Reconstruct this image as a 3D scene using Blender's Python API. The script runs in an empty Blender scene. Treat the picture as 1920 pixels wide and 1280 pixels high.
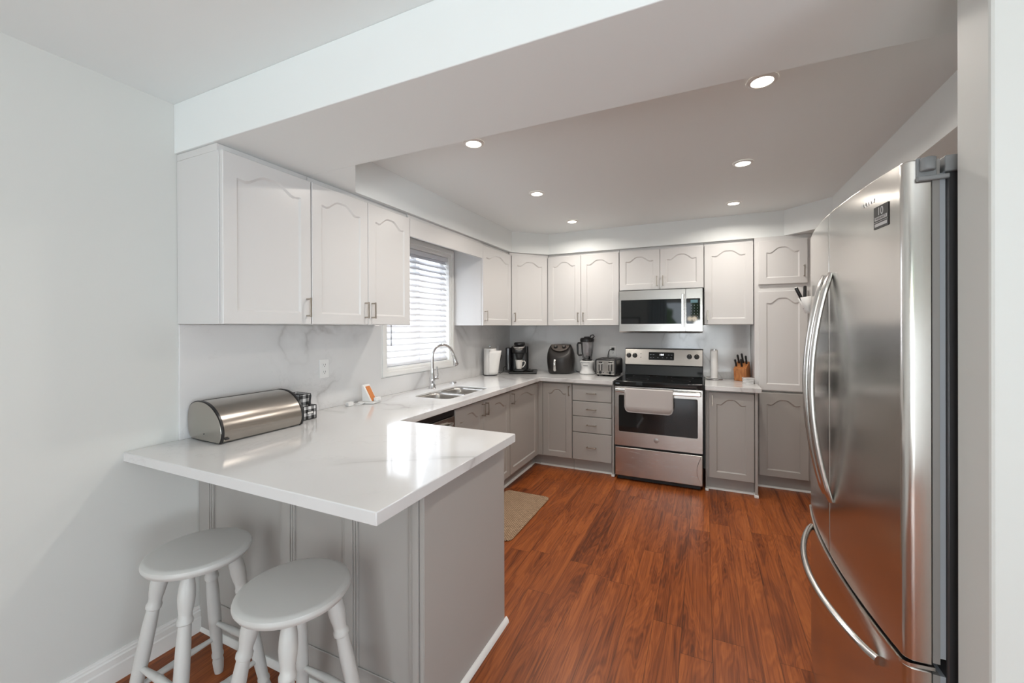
import bpy, bmesh, math, random
from mathutils import Vector, Matrix, geometry
random.seed(7)
PI = math.pi
scene = bpy.context.scene
C = scene.collection

# ------------------------------------------------------------------ camera
cam_d = bpy.data.cameras.new('camera')
cam = bpy.data.objects.new('camera', cam_d)
C.objects.link(cam)
cam_d.sensor_width = 36
cam_d.lens = 780.4551 / 1920 * 36
cam_d.shift_y = -25.4419 / 1920
cam_d.clip_start = .02
YAW, PITCH, ROLL = .4338, -.0017, -.0032
_f = Vector((-math.sin(YAW) * math.cos(PITCH), math.cos(YAW) * math.cos(PITCH), math.sin(PITCH)))
_r = Vector((math.cos(YAW), math.sin(YAW), 0))
_u = _r.cross(_f)
R_ = _r * math.cos(ROLL) + _u * math.sin(ROLL)
U_ = -_r * math.sin(ROLL) + _u * math.cos(ROLL)
m = Matrix((R_, U_, -_f)).transposed().to_4x4()
m.translation = Vector((2.148, -4.5576, 1.4093))
cam.matrix_world = m
scene.camera = cam

# ------------------------------------------------------------------ world, exposure
W = bpy.data.worlds.new('daylight')
scene.world = W
W.use_nodes = True
bg = W.node_tree.nodes['Background']
bg.inputs[0].default_value = (.80, .90, 1.0, 1)
bg.inputs[1].default_value = 3.6
scene.view_settings.view_transform = 'Standard'
scene.view_settings.look = 'None'
scene.view_settings.gamma = 1
scene.view_settings.exposure = 0.46


def area(name, loc, direction, sx, sy, power, col, shape='RECTANGLE', spread=180):
    d = bpy.data.lights.new(name, 'AREA')
    d.shape = shape
    d.size = sx
    d.size_y = sy
    d.energy = power
    d.color = col
    d.spread = math.radians(spread)
    o = bpy.data.objects.new(name, d)
    C.objects.link(o)
    o.location = loc
    o.rotation_euler = Vector(direction).to_track_quat('-Z', 'Y').to_euler()
    return o


# daylight through the patio door and the window over the sink
area('patio_daylight', (2.1, -7.62, .75), (0, 1, .22), 1.9, 1.3, 54, (.88, .95, 1))
area('side_fill', (5.08, -5.6, 1.30), (-1, 0, 0.6), 1.5, 1.2, 44, (.84, .93, 1))  # added fill lamp at an unseen side window, tilted up to brighten the ceiling
area('sink_window_daylight', (-.22, -1.725, 1.58), (1, 0, .3), .82, .93, 20, (.88, .94, 1))

# ------------------------------------------------------------------ materials


def mat(name, col, rough=.5, metal=0, **k):
    m = bpy.data.materials.new(name)
    m.use_nodes = True
    b = m.node_tree.nodes['Principled BSDF']
    b.inputs['Base Color'].default_value = (*col, 1)
    b.inputs['Roughness'].default_value = rough
    b.inputs['Metallic'].default_value = metal
    for kk, v in k.items():
        b.inputs[kk.replace('_', ' ')].default_value = v
    return m


def nd(m, t, **k):
    n = m.node_tree.nodes.new(t)
    for a, v in k.items():
        setattr(n, a, v)
    return n


def lk(m, a, b):
    m.node_tree.links.new(a, b)


def coords(m, scale=(1, 1, 1), rot=(0, 0, 0), loc=(0, 0, 0)):
    g = nd(m, 'ShaderNodeNewGeometry')
    mp = nd(m, 'ShaderNodeMapping')
    mp.inputs['Scale'].default_value = scale
    mp.inputs['Rotation'].default_value = rot
    mp.inputs['Location'].default_value = loc
    lk(m, g.outputs['Position'], mp.inputs['Vector'])
    return mp.outputs[0]


def noise(m, vec, scale, detail=4, rough=.5, dist=0):
    n = nd(m, 'ShaderNodeTexNoise')
    n.inputs['Scale'].default_value = scale
    n.inputs['Detail'].default_value = detail
    n.inputs['Roughness'].default_value = rough
    n.inputs['Distortion'].default_value = dist
    lk(m, vec, n.inputs['Vector'])
    return n


def ramp(m, fac, stops):
    r = nd(m, 'ShaderNodeValToRGB')
    e = r.color_ramp.elements
    e[0].position, e[0].color = stops[0][0], (*stops[0][1], 1)
    e[1].position, e[1].color = stops[-1][0], (*stops[-1][1], 1)
    for p_, c_ in stops[1:-1]:
        x = e.new(p_)
        x.color = (*c_, 1)
    lk(m, fac, r.inputs[0])
    return r.outputs[0]


def mathn(m, op, a, b=None):
    n = nd(m, 'ShaderNodeMath', operation=op)
    for i, v in enumerate((a, b)):
        if v is None:
            continue
        if isinstance(v, (int, float)):
            n.inputs[i].default_value = v
        else:
            lk(m, v, n.inputs[i])
    return n.outputs[0]


def bump(m, h, strength=.2, dist=.002):
    b = nd(m, 'ShaderNodeBump')
    b.inputs['Strength'].default_value = strength
    b.inputs['Distance'].default_value = dist
    lk(m, h, b.inputs['Height'])
    lk(m, b.outputs[0], m.node_tree.nodes['Principled BSDF'].inputs['Normal'])


def painted(name, col, rough=.55, sc=220, st=.06):
    m = mat(name, col, rough)
    n = noise(m, coords(m), sc, 2)
    bump(m, n.outputs['Fac'], st, .001)
    return m


WALL = painted('wall_paint', (.66, .668, .645), .6)
CEIL = painted('ceiling_paint', (.84, .875, .875), .7)
UPPER = painted('cabinet_white', (.69, .685, .68), .32, 90, .03)
BASE = painted('cabinet_grey', (.40, .385, .365), .38, 90, .03)
TRIM = mat('trim_white', (.82, .82, .80), .35)
STOOLM = painted('stool_grey', (.56, .56, .545), .36, 60, .04)
NICKEL = mat('brushed_nickel', (.42, .38, .33), .32, 1)
CHROME = mat('chrome', (.75, .75, .76), .08, 1)
BLACK = mat('black_plastic', (.012, .012, .013), .32)
BLACKM = mat('black_matte', (.02, .02, .02), .6)
BGLASS = mat('black_glass', (.010, .012, .013), .04, 0, IOR=1.5)
WHITEP = mat('white_plastic', (.80, .80, .79), .35)
PAPER = mat('paper_white', (.86, .85, .83), .85)
DARKG = mat('dark_grey_metal', (.09, .09, .095), .4, .6)
GASKET = mat('gasket_grey', (.40, .43, .47), .5)
GREYP = mat('grey_plastic', (.25, .26, .27), .45)
CERAM = mat('white_ceramic', (.82, .79, .75), .2)
ORANGE = mat('orange_card', (.62, .20, .04), .5)
BRASSY = mat('outlet_slot', (.05, .05, .05), .6)


def steel(name, col, rough, axis):
    m = mat(name, col, rough, 1)
    s = [900, 900, 900]
    s[axis] = 6
    n = noise(m, coords(m, tuple(s)), 1, 3)
    b = m.node_tree.nodes['Principled BSDF']
    r = nd(m, 'ShaderNodeMapRange')
    r.inputs['To Min'].default_value = rough * .75
    r.inputs['To Max'].default_value = rough * 1.3
    lk(m, n.outputs['Fac'], r.inputs['Value'])
    lk(m, r.outputs[0], b.inputs['Roughness'])
    return m


STEEL = steel('stainless_steel', (.50, .48, .455), .24, 0)
FSTEEL = mat('fridge_steel', (.68, .66, .63), .19, 1)
_tn = nd(FSTEEL, 'ShaderNodeTangent', direction_type='RADIAL', axis='Z')
FSTEEL.node_tree.nodes['Principled BSDF'].inputs['Anisotropic'].default_value = .8
lk(FSTEEL, _tn.outputs[0], FSTEEL.node_tree.nodes['Principled BSDF'].inputs['Tangent'])
BSTEEL = steel('bread_box_steel', (.44, .41, .375), .22, 1)
SINKS = steel('sink_steel', (.50, .48, .46), .30, 1)
HSTEEL = mat('handle_steel', (.66, .65, .63), .2, 1)


def make_marble():
    m = mat('white_quartz', (.80, .79, .77), .10)
    b = m.node_tree.nodes['Principled BSDF']
    v = coords(m)
    big = noise(m, v, .85, 4, .5, .8)
    d = mathn(m, 'ABSOLUTE', mathn(m, 'SUBTRACT', big.outputs['Fac'], .5))
    thin = ramp(m, d, [(0, (1, 1, 1)), (.016, (0, 0, 0))])
    soft = ramp(m, d, [(0, (1, 1, 1)), (.075, (0, 0, 0))])
    v2 = coords(m, rot=(.4, .7, .3), loc=(3, 1, 7))
    msk = noise(m, v2, 1.6, 2)
    mk = ramp(m, msk.outputs['Fac'], [(.41, (0, 0, 0)), (.53, (1, 1, 1))])
    n2 = noise(m, v2, 2.3, 6, .6, .5)
    d2 = mathn(m, 'ABSOLUTE', mathn(m, 'SUBTRACT', n2.outputs['Fac'], .5))
    t2 = ramp(m, d2, [(0, (1, 1, 1)), (.012, (0, 0, 0))])
    f = mathn(m, 'ADD', mathn(m, 'MULTIPLY', thin, .30), mathn(m, 'MULTIPLY', soft, .32))
    f = mathn(m, 'MULTIPLY', f, mk)
    f = mathn(m, 'ADD', f, mathn(m, 'MULTIPLY', mathn(m, 'MULTIPLY', t2, mk), .16))
    mx = nd(m, 'ShaderNodeMix', data_type='RGBA')
    mx.inputs[6].default_value = (.71, .71, .71, 1)
    mx.inputs[7].default_value = (.40, .39, .385, 1)
    lk(m, f, mx.inputs[0])
    lk(m, mx.outputs[2], b.inputs['Base Color'])
    return m


MARBLE = make_marble()


def make_floor():
    m = mat('wood_floor', (.3, .1, .04), .3)
    b = m.node_tree.nodes['Principled BSDF']
    g = nd(m, 'ShaderNodeNewGeometry')
    sp = nd(m, 'ShaderNodeSeparateXYZ')
    lk(m, g.outputs['Position'], sp.inputs[0])
    PW, PL = .128, 1.22
    xs = mathn(m, 'DIVIDE', sp.outputs[0], PW)
    row = mathn(m, 'FLOOR', xs)
    wn = nd(m, 'ShaderNodeTexWhiteNoise', noise_dimensions='1D')
    lk(m, row, wn.inputs['W'])
    ys = mathn(m, 'ADD', mathn(m, 'DIVIDE', sp.outputs[1], PL), mathn(m, 'MULTIPLY', wn.outputs['Value'], 7.3))
    col_ = mathn(m, 'FLOOR', ys)
    cb = nd(m, 'ShaderNodeCombineXYZ')
    lk(m, row, cb.inputs[0])
    lk(m, col_, cb.inputs[1])
    w2 = nd(m, 'ShaderNodeTexWhiteNoise', noise_dimensions='3D')
    lk(m, cb.outputs[0], w2.inputs['Vector'])
    # grain coordinates shifted per plank
    off = nd(m, 'ShaderNodeVectorMath', operation='MULTIPLY')
    lk(m, w2.outputs['Color'], off.inputs[0])
    off.inputs[1].default_value = (13, 17, 9)
    add = nd(m, 'ShaderNodeVectorMath', operation='ADD')
    lk(m, g.outputs['Position'], add.inputs[0])
    lk(m, off.outputs[0], add.inputs[1])
    mp = nd(m, 'ShaderNodeMapping')
    mp.inputs['Scale'].default_value = (7.5, .8, 1)
    lk(m, add.outputs[0], mp.inputs[0])
    n1 = noise(m, mp.outputs[0], 1.5, 3, .5, 1.3)
    # rings from the broad noise give cathedral figure
    rings = mathn(m, 'SINE', mathn(m, 'MULTIPLY', n1.outputs['Fac'], 62))
    mp2 = nd(m, 'ShaderNodeMapping')
    mp2.inputs['Scale'].default_value = (75, 1.1, 1)
    lk(m, add.outputs[0], mp2.inputs[0])
    n2 = noise(m, mp2.outputs[0], 1.6, 5, .65)
    base = mathn(m, 'ADD', mathn(m, 'MULTIPLY', n1.outputs['Fac'], .50), mathn(m, 'MULTIPLY', rings, .050))
    base = mathn(m, 'ADD', base, mathn(m, 'MULTIPLY', n2.outputs['Fac'], .50))
    base = mathn(m, 'ADD', base, mathn(m, 'MULTIPLY', w2.outputs['Value'], .15))
    col = ramp(m, base, [(.40, (.100, .023, .006)), (.53, (.215, .053, .012)), (.67, (.33, .088, .020)),
                         (.86, (.46, .142, .034))])
    # seams
    fx = mathn(m, 'FRACT', xs)
    fy = mathn(m, 'FRACT', ys)
    ex = mathn(m, 'MINIMUM', fx, mathn(m, 'SUBTRACT', 1, fx))
    ey = mathn(m, 'MULTIPLY', mathn(m, 'MINIMUM', fy, mathn(m, 'SUBTRACT', 1, fy)), PL / PW)
    e = mathn(m, 'MINIMUM', ex, ey)
    seam = ramp(m, e, [(0.003, (.42, .42, .42)), (.016, (1, 1, 1))])
    mx = nd(m, 'ShaderNodeMix', data_type='RGBA', blend_type='MULTIPLY')
    mx.inputs[0].default_value = 1
    lk(m, col, mx.inputs[6])
    lk(m, seam, mx.inputs[7])
    lk(m, mx.outputs[2], b.inputs['Base Color'])
    b.inputs['Roughness'].default_value = .34
    b.inputs['Specular IOR Level'].default_value = .35
    bump(m, mathn(m, 'ADD', mathn(m, 'MULTIPLY', n2.outputs['Fac'], .3), seam), .15, .0008)
    return m


FLOOR = make_floor()


def make_mat_rug():
    m = mat('woven_mat', (.2, .13, .08), .9)
    b = m.node_tree.nodes['Principled BSDF']
    w = nd(m, 'ShaderNodeTexBrick')
    lk(m, coords(m, (1, 1, 1)), w.inputs['Vector'])
    w.inputs['Scale'].default_value = 1
    w.inputs['Brick Width'].default_value = .020
    w.inputs['Row Height'].default_value = .010
    w.inputs['Mortar Size'].default_value = .0020
    w.inputs['Color1'].default_value = (.66, .46, .30, 1)
    w.inputs['Color2'].default_value = (.44, .30, .19, 1)
    w.inputs['Mortar'].default_value = (.08, .045, .025, 1)
    lk(m, w.outputs['Color'], b.inputs['Base Color'])
    bump(m, w.outputs['Fac'], -.5, .003)
    return m


RUGM = make_mat_rug()


def make_wood():
    m = mat('block_wood', (.45, .18, .05), .45)
    b = m.node_tree.nodes['Principled BSDF']
    n = noise(m, coords(m, (60, 60, 4)), 1, 4)
    lk(m, ramp(m, n.outputs['Fac'], [(.3, (.34, .11, .03)), (.7, (.58, .24, .075))]), b.inputs['Base Color'])
    return m


WOODB = make_wood()


def make_gingham():
    m = mat('gingham', (1, 1, 1), .8)
    b = m.node_tree.nodes['Principled BSDF']
    g = nd(m, 'ShaderNodeNewGeometry')
    sp = nd(m, 'ShaderNodeSeparateXYZ')
    lk(m, g.outputs['Position'], sp.inputs[0])
    s = []
    for i in (1, 2):
        t = mathn(m, 'FRACT', mathn(m, 'MULTIPLY', sp.outputs[i], 28))
        s.append(mathn(m, 'GREATER_THAN', t, .5))
    f = mathn(m, 'MULTIPLY', mathn(m, 'ADD', s[0], s[1]), .5)
    lk(m, ramp(m, f, [(0, (.8, .8, .8)), (.5, (.25, .25, .25)), (1, (.02, .02, .02))]), b.inputs['Base Color'])
    return m


GINGHAM = make_gingham()


def make_brick():
    m = mat('outside_brick', (.4, .15, .1), .9)
    b = m.node_tree.nodes['Principled BSDF']
    w = nd(m, 'ShaderNodeTexBrick')
    lk(m, coords(m, (1, 1, 1), rot=(PI / 2, 0, PI / 2)), w.inputs['Vector'])
    w.inputs['Scale'].default_value = 1
    w.inputs['Brick Width'].default_value = .21
    w.inputs['Row Height'].default_value = .07
    w.inputs['Mortar Size'].default_value = .008
    w.inputs['Color1'].default_value = (.55, .27, .20, 1)
    w.inputs['Color2'].default_value = (.45, .20, .15, 1)
    w.inputs['Mortar'].default_value = (.7, .66, .62, 1)
    lk(m, w.outputs['Color'], b.inputs['Base Color'])
    return m


def glassy(name, tint=(1, 1, 1), refl=.08, dens=0.0):
    """thin clear glass: mostly transparent with a fresnel-like reflection"""
    m = bpy.data.materials.new(name)
    m.use_nodes = True
    nt = m.node_tree
    nt.nodes.clear()
    out = nt.nodes.new('ShaderNodeOutputMaterial')
    t = nt.nodes.new('ShaderNodeBsdfTransparent')
    t.inputs[0].default_value = (*tint, 1)
    g = nt.nodes.new('ShaderNodeBsdfGlossy')
    g.inputs['Roughness'].default_value = .03
    lw = nt.nodes.new('ShaderNodeLayerWeight')
    lw.inputs[0].default_value = .35
    ad = nt.nodes.new('ShaderNodeMath')
    ad.operation = 'MULTIPLY_ADD'
    ad.inputs[1].default_value = .6
    ad.inputs[2].default_value = refl
    nt.links.new(lw.outputs['Fresnel'], ad.inputs[0])
    mx = nt.nodes.new('ShaderNodeMixShader')
    nt.links.new(ad.outputs[0], mx.inputs[0])
    nt.links.new(t.outputs[0], mx.inputs[1])
    nt.links.new(g.outputs[0], mx.inputs[2])
    nt.links.new(mx.outputs[0], out.inputs[0])
    return m


GLASS = glassy('window_glass')
JARG = glassy('clear_jar', (.93, .93, .94), .06)


def emis(name, col, st):
    m = mat(name, (0.02, .02, .02), .5)
    b = m.node_tree.nodes['Principled BSDF']
    b.inputs['Emission Color'].default_value = (*col, 1)
    b.inputs['Emission Strength'].default_value = st
    return m


LAMP = emis('lamp_glow', (1, .88, .72), 9)
BULB = emis('bulb_glow', (1, .86, .66), 12)
DIGIT = emis('display_digit', (.9, .95, 1), 2.2)
LEDG = emis('display_text', (.5, .55, .6), .35)
BLINDM = mat('blind_white', (.78, .79, .82), .45)
_b = BLINDM.node_tree.nodes['Principled BSDF']
_t = nd(BLINDM, 'ShaderNodeBsdfTranslucent')
_t.inputs[0].default_value = (.85, .88, .92, 1)
_x = nd(BLINDM, 'ShaderNodeMixShader')
_x.inputs[0].default_value = .10
lk(BLINDM, _b.outputs[0], _x.inputs[1])
lk(BLINDM, _t.outputs[0], _x.inputs[2])
lk(BLINDM, _x.outputs[0], BLINDM.node_tree.nodes['Material Output'].inputs['Surface'])

# ------------------------------------------------------------------ mesh helpers


def box(bm, x0, x1, y0, y1, z0, z1):
    v = [bm.verts.new(p) for p in ((x0, y0, z0), (x1, y0, z0), (x1, y1, z0), (x0, y1, z0),
                                   (x0, y0, z1), (x1, y0, z1), (x1, y1, z1), (x0, y1, z1))]
    for f in ((0, 3, 2, 1), (4, 5, 6, 7), (0, 1, 5, 4), (1, 2, 6, 5), (2, 3, 7, 6), (3, 0, 4, 7)):
        bm.faces.new([v[i] for i in f])


def B(*args):
    bm = bmesh.new()
    if args:
        box(bm, *args)
    return bm


def tube(bm, pts, r, segs=10, flat=1.0, flat_axis=None, cap=True):
    pts = [Vector(p) for p in pts]
    n = len(pts)
    rs = r if isinstance(r, (list, tuple)) else [r] * n
    tan = []
    for i in range(n):
        a = pts[max(i - 1, 0)]
        b = pts[min(i + 1, n - 1)]
        tan.append((b - a).normalized())
    ref = Vector(flat_axis) if flat_axis else (Vector((0, 0, 1)) if abs(tan[0].z) < .9 else Vector((1, 0, 0)))
    rings = []
    nrm = (ref - tan[0] * ref.dot(tan[0])).normalized()
    for i in range(n):
        nrm = (nrm - tan[i] * nrm.dot(tan[i]))
        if flat_axis:
            nrm = ref - tan[i] * ref.dot(tan[i])
        nrm.normalize()
        bi = tan[i].cross(nrm)
        rings.append([bm.verts.new(pts[i] + nrm * (math.cos(2 * PI * k / segs) * rs[i]) +
                                   bi * (math.sin(2 * PI * k / segs) * rs[i] * flat)) for k in range(segs)])
    for i in range(n - 1):
        for k in range(segs):
            bm.faces.new((rings[i][k], rings[i][(k + 1) % segs], rings[i + 1][(k + 1) % segs], rings[i + 1][k]))
    if cap:
        bm.faces.new(list(reversed(rings[0])))
        bm.faces.new(rings[-1])


def lathe(bm, prof, c=(0, 0, 0), segs=32, sy=1.0, cap=True):
    """prof: (r, z) from bottom to top; closed with caps where r > 0 at the ends"""
    rings = []
    for r, z in prof:
        if r < 1e-6:
            rings.append([bm.verts.new((c[0], c[1], c[2] + z))])
        else:
            rings.append([bm.verts.new((c[0] + r * math.cos(2 * PI * k / segs), c[1] + r * sy * math.sin(2 * PI * k / segs),
                                        c[2] + z)) for k in range(segs)])
    for a, b in zip(rings, rings[1:]):
        for k in range(segs):
            k2 = (k + 1) % segs
            if len(a) == 1 and len(b) == 1:
                continue
            if len(a) == 1:
                bm.faces.new((a[0], b[k2], b[k]))
            elif len(b) == 1:
                bm.faces.new((a[k], a[k2], b[0]))
            else:
                bm.faces.new((a[k], a[k2], b[k2], b[k]))
    if cap and len(rings[0]) > 1:
        bm.faces.new(list(reversed(rings[0])))
    if cap and len(rings[-1]) > 1:
        bm.faces.new(rings[-1])


def prism(bm, poly, z0, z1, M=None, holes=()):
    """extrude a polygon (xy) with optional holes from z0 to z1, then transform by M"""
    M = M or Matrix.Identity(4)
    loops = [list(poly)] + [list(h) for h in holes]
    tris = geometry.tessellate_polygon([[Vector((p[0], p[1], 0)) for p in l] for l in loops]) if holes else None
    bot, top = [], []
    for l in loops:
        bot.append([bm.verts.new(M @ Vector((p[0], p[1], z0))) for p in l])
        top.append([bm.verts.new(M @ Vector((p[0], p[1], z1))) for p in l])
    if tris is None:
        bm.faces.new(list(reversed(bot[0])))
        bm.faces.new(top[0])
    else:
        fb = [v for l in bot for v in l]
        ft = [v for l in top for v in l]
        for t in tris:
            bm.faces.new([ft[i] for i in t])
            bm.faces.new([fb[i] for i in reversed(t)])
    for b, t in zip(bot, top):
        n = len(b)
        for i in range(n):
            j = (i + 1) % n
            bm.faces.new((b[i], b[j], t[j], t[i]))


def rrect(x0, x1, y0, y1, r, n=6):
    out = []
    for cx, cy, a in ((x1 - r, y1 - r, 0), (x0 + r, y1 - r, 90), (x0 + r, y0 + r, 180), (x1 - r, y0 + r, 270)):
        for k in range(n + 1):
            t = math.radians(a + 90 * k / n)
            out.append((cx + r * math.cos(t), cy + r * math.sin(t)))
    return out


# frames that put a polygon's plane into the world: local x, y, z(extrusion)
MXZ = Matrix(((1, 0, 0, 0), (0, 0, -1, 0), (0, 1, 0, 0), (0, 0, 0, 1)))    # x->X, y->Z, z->-Y
MYZ = Matrix(((0, 0, 1, 0), (1, 0, 0, 0), (0, 1, 0, 0), (0, 0, 0, 1)))     # x->Y, y->Z, z->X


def world_of(o):
    m_ = Matrix.Identity(4)
    while o:
        m_ = Matrix.LocRotScale(o.location, o.rotation_euler, o.scale) @ m_
        o = o.parent
    return m_


def obj(name, bm, m, parent=None, bevel=0, local=False, smooth=35, segs=2, solid=0):
    bmesh.ops.recalc_face_normals(bm, faces=bm.faces)
    me = bpy.data.meshes.new(name)
    bm.to_mesh(me)
    bm.free()
    if m:
        me.materials.append(m)
    o = bpy.data.objects.new(name, me)
    C.objects.link(o)
    if parent:
        if not local:
            me.transform(world_of(parent).inverted())
        o.parent = parent
    if smooth:
        for p_ in me.polygons:
            p_.use_smooth = True
        me.set_sharp_from_angle(angle=math.radians(smooth))
    if solid:
        s = o.modifiers.new('thickness', 'SOLIDIFY')
        s.thickness = solid
    if bevel:
        bv = o.modifiers.new('bevel', 'BEVEL')
        bv.width = bevel
        bv.segments = segs
        bv.limit_method = 'ANGLE'
        bv.angle_limit = math.radians(40)
        bv.harden_normals = False
    return o


def tag(o, label, cat, group=None):
    o['label'] = label
    o['category'] = cat
    if group:
        o['group'] = group
    return o


def thing(name, label, cat, loc, rotz=0, group=None):
    o = bpy.data.objects.new(name, None)
    o.empty_display_size = .05
    C.objects.link(o)
    o.location = loc
    o.rotation_euler = (0, 0, rotz)
    return tag(o, label, cat, group)


def struct(name, bm, m, parent=None, **k):
    o = obj(name, bm, m, parent, **k)
    if parent is None:
        o['kind'] = 'structure'
    return o


def copy_tree(o, parent=None):
    c = o.copy()
    C.objects.link(c)
    c.parent = parent
    for ch in list(o.children):
        copy_tree(ch, c)
    return c


def text(name, s, size, M, m, parent, ext=.0006, align='CENTER'):
    cu = bpy.data.curves.new(name, 'FONT')
    cu.body = s
    cu.size = size
    cu.extrude = ext
    cu.align_x = align
    cu.align_y = 'CENTER'
    tmp = bpy.data.objects.new(name + '_tmp', cu)
    C.objects.link(tmp)
    dg = bpy.context.evaluated_depsgraph_get()
    me = bpy.data.meshes.new_from_object(tmp.evaluated_get(dg))
    bpy.data.objects.remove(tmp)
    me.transform(M)
    me.transform(world_of(parent).inverted())
    me.materials.clear()
    me.materials.append(m)
    o = bpy.data.objects.new(name, me)
    C.objects.link(o)
    o.parent = parent
    return o


def faint_mark(name, n, size, M, m, parent):
    """a tiny printed line too small to read in the photograph: n short dashes"""
    bm = bmesh.new()
    w = size * .62
    for k in range(n):
        x = (k - (n - 1) / 2) * w
        prism(bm, [(x - w * .36, -size * .3), (x + w * .36, -size * .3), (x + w * .36, size * .3), (x - w * .36, size * .3)], 0, .0003, M)
    return obj(name, bm, m, parent, smooth=0)


def face_y(x, y, z):      # text reading toward -Y
    return Matrix.Translation((x, y, z)) @ Matrix.Rotation(PI / 2, 4, 'X')


# ------------------------------------------------------------------ dimensions
DU, ZB, ZT, ZS, ZC = .326, 1.427, 2.155, 2.188, 2.407
Y1, Y2, Y3, Y4, Y5, Y6 = -3.4946, -3.0565, -2.662, -2.2706, -1.2433, -.636
X7, X8, X9, X10, X11, X12 = .612, .977, 1.372, 2.142, 2.543, 2.940
ZK, CT = .9075, .039
XP, YP1, YP2, XC, YC = 1.3377, -3.6885, -2.7724, .649, -.656
XE, YPA, YPB = 1.280, -3.4045, -2.782
BD = .610
FARX, BACKY = 5.0, -7.5

# ------------------------------------------------------------------ the room
struct('floor', B(-.12, FARX + .1, BACKY - .1, .12, -.06, 0), FLOOR)
struct('ceiling', B(-.12, FARX + .1, BACKY - .1, .12, ZC, ZC + .08), CEIL)
WY0, WY1, WZ0, WZ1 = -2.150, -1.300, 1.100, 2.060
bm = bmesh.new()
prism(bm, [(BACKY - .1, 0), (.12, 0), (.12, ZC), (BACKY - .1, ZC)], -.12, 0, MYZ,
      holes=[[(WY0, WZ0), (WY0, WZ1), (WY1, WZ1), (WY1, WZ0)]])
struct('wall_left', bm, WALL, smooth=0)
struct('wall_back', B(0, 3.52, 0, .12, 0, ZC), WALL, smooth=0)
struct('wall_right', B(3.40, 3.52, -3.39, 0, 0, ZC), WALL, smooth=0)
struct('wall_divider', B(2.62, FARX, -3.504, -3.390, 0, ZC), WALL, smooth=0, bevel=.006)
bm = bmesh.new()
prism(bm, [(-7.5, 0), (-3.39, 0), (-3.39, ZC), (-7.5, ZC)], FARX, FARX + .1, MYZ,
      holes=[[(-6.4, .7), (-6.4, 2.05), (-4.8, 2.05), (-4.8, .7)]])
struct('wall_side', bm, WALL, smooth=0)
bm = bmesh.new()
prism(bm, [(0, 0), (FARX, 0), (FARX, ZC), (0, ZC)], 7.5, 7.6, MXZ,
      holes=[[(1.15, .02), (1.15, 2.08), (3.05, 2.08), (3.05, .02)]])
struct('wall_rear', bm, WALL, smooth=0)
# beam over the peninsula, with 45 degree return into the soffit
struct('trim_1', B(0.0, 3.40, -3.504, -3.058, ZS, ZC), CEIL, smooth=0, bevel=.003)
SO = .329
bm = bmesh.new()
prism(bm, [(0, -3.058), (.6247, -3.058), (SO, -2.763), (SO, -.628), (.628, -SO), (2.768, -SO), (3.044, -.605),
           (3.044, -3.058), (3.40, -3.058), (3.40, 0), (0, 0)], ZS, ZC, holes=())
struct('trim_2', bm, CEIL, smooth=0)


# baseboard with a moulded profile along the left wall
def base_profile(h=.118):
    return [(0, 0), (.016, 0), (.016, h * .55), (.013, h * .60), (.013, h * .80), (.009, h * .84), (.009, h * .90),
            (.006, h * .93), (.005, h), (0, h)]


bm = bmesh.new()
MB_ = Matrix(((1, 0, 0, 0), (0, 0, 1, 0), (0, 1, 0, 0), (0, 0, 0, 1)))
prism(bm, base_profile(), -7.5, -3.406, MB_)
struct('baseboard_left', bm, TRIM, smooth=25)
struct('baseboard_divider', B(2.606, 2.62, -3.504, -3.40, 0, .11), TRIM, smooth=0, bevel=.003)

# window over the sink
wt = bmesh.new()
prism(wt, [(-2.213, 1.040), (-1.246, 1.040), (-1.246, 2.125), (-2.213, 2.125)], .0, .012, MYZ,
      holes=[[(WY0, WZ0), (WY0, WZ1), (WY1, WZ1), (WY1, WZ0)]])
prism(wt, [(-2.205, 1.048), (-1.254, 1.048), (-1.254, 2.117), (-2.205, 2.117)], .0, .022, MYZ,
      holes=[[(-2.17, 1.08), (-2.17, 2.085), (-1.28, 2.085), (-1.28, 1.08)]])
win = struct('window_1', wt, TRIM, bevel=.002, smooth=25)
jb = bmesh.new()
prism(jb, [(WY0, WZ0), (WY1, WZ0), (WY1, WZ1), (WY0, WZ1)], -.115, .004, MYZ,
      holes=[[(WY0 + .01, WZ0 + .01), (WY0 + .01, WZ1 - .01), (WY1 - .01, WZ1 - .01), (WY1 - .01, WZ0 + .01)]])
obj('window_jamb', jb, TRIM, win, smooth=0)
fr = bmesh.new()
for a, b_ in ((WY0 + .01, -1.73), (-1.73, WY1 - .01)):
    prism(fr, [(a, WZ0 + .01), (b_, WZ0 + .01), (b_, WZ1 - .01), (a, WZ1 - .01)], -.105, -.072, MYZ,
          holes=[[(a + .04, WZ0 + .05), (a + .04, WZ1 - .05), (b_ - .04, WZ1 - .05), (b_ - .04, WZ0 + .05)]])
obj('window_frame', fr, TRIM, win, bevel=.002)
obj('window_pane', B(-.090, -.087, WY0 + .04, WY1 - .04, WZ0 + .04, WZ1 - .04), GLASS, win, smooth=0)

# what stands outside the sink window: the neighbouring brick wall
o = obj('brick_wall', B(-3.3, -3.1, -6, 1.2, -.5, 1.95), make_brick(), smooth=0)
tag(o, 'reddish brick wall outside, glimpsed between the slats of the blind', 'wall')

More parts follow.
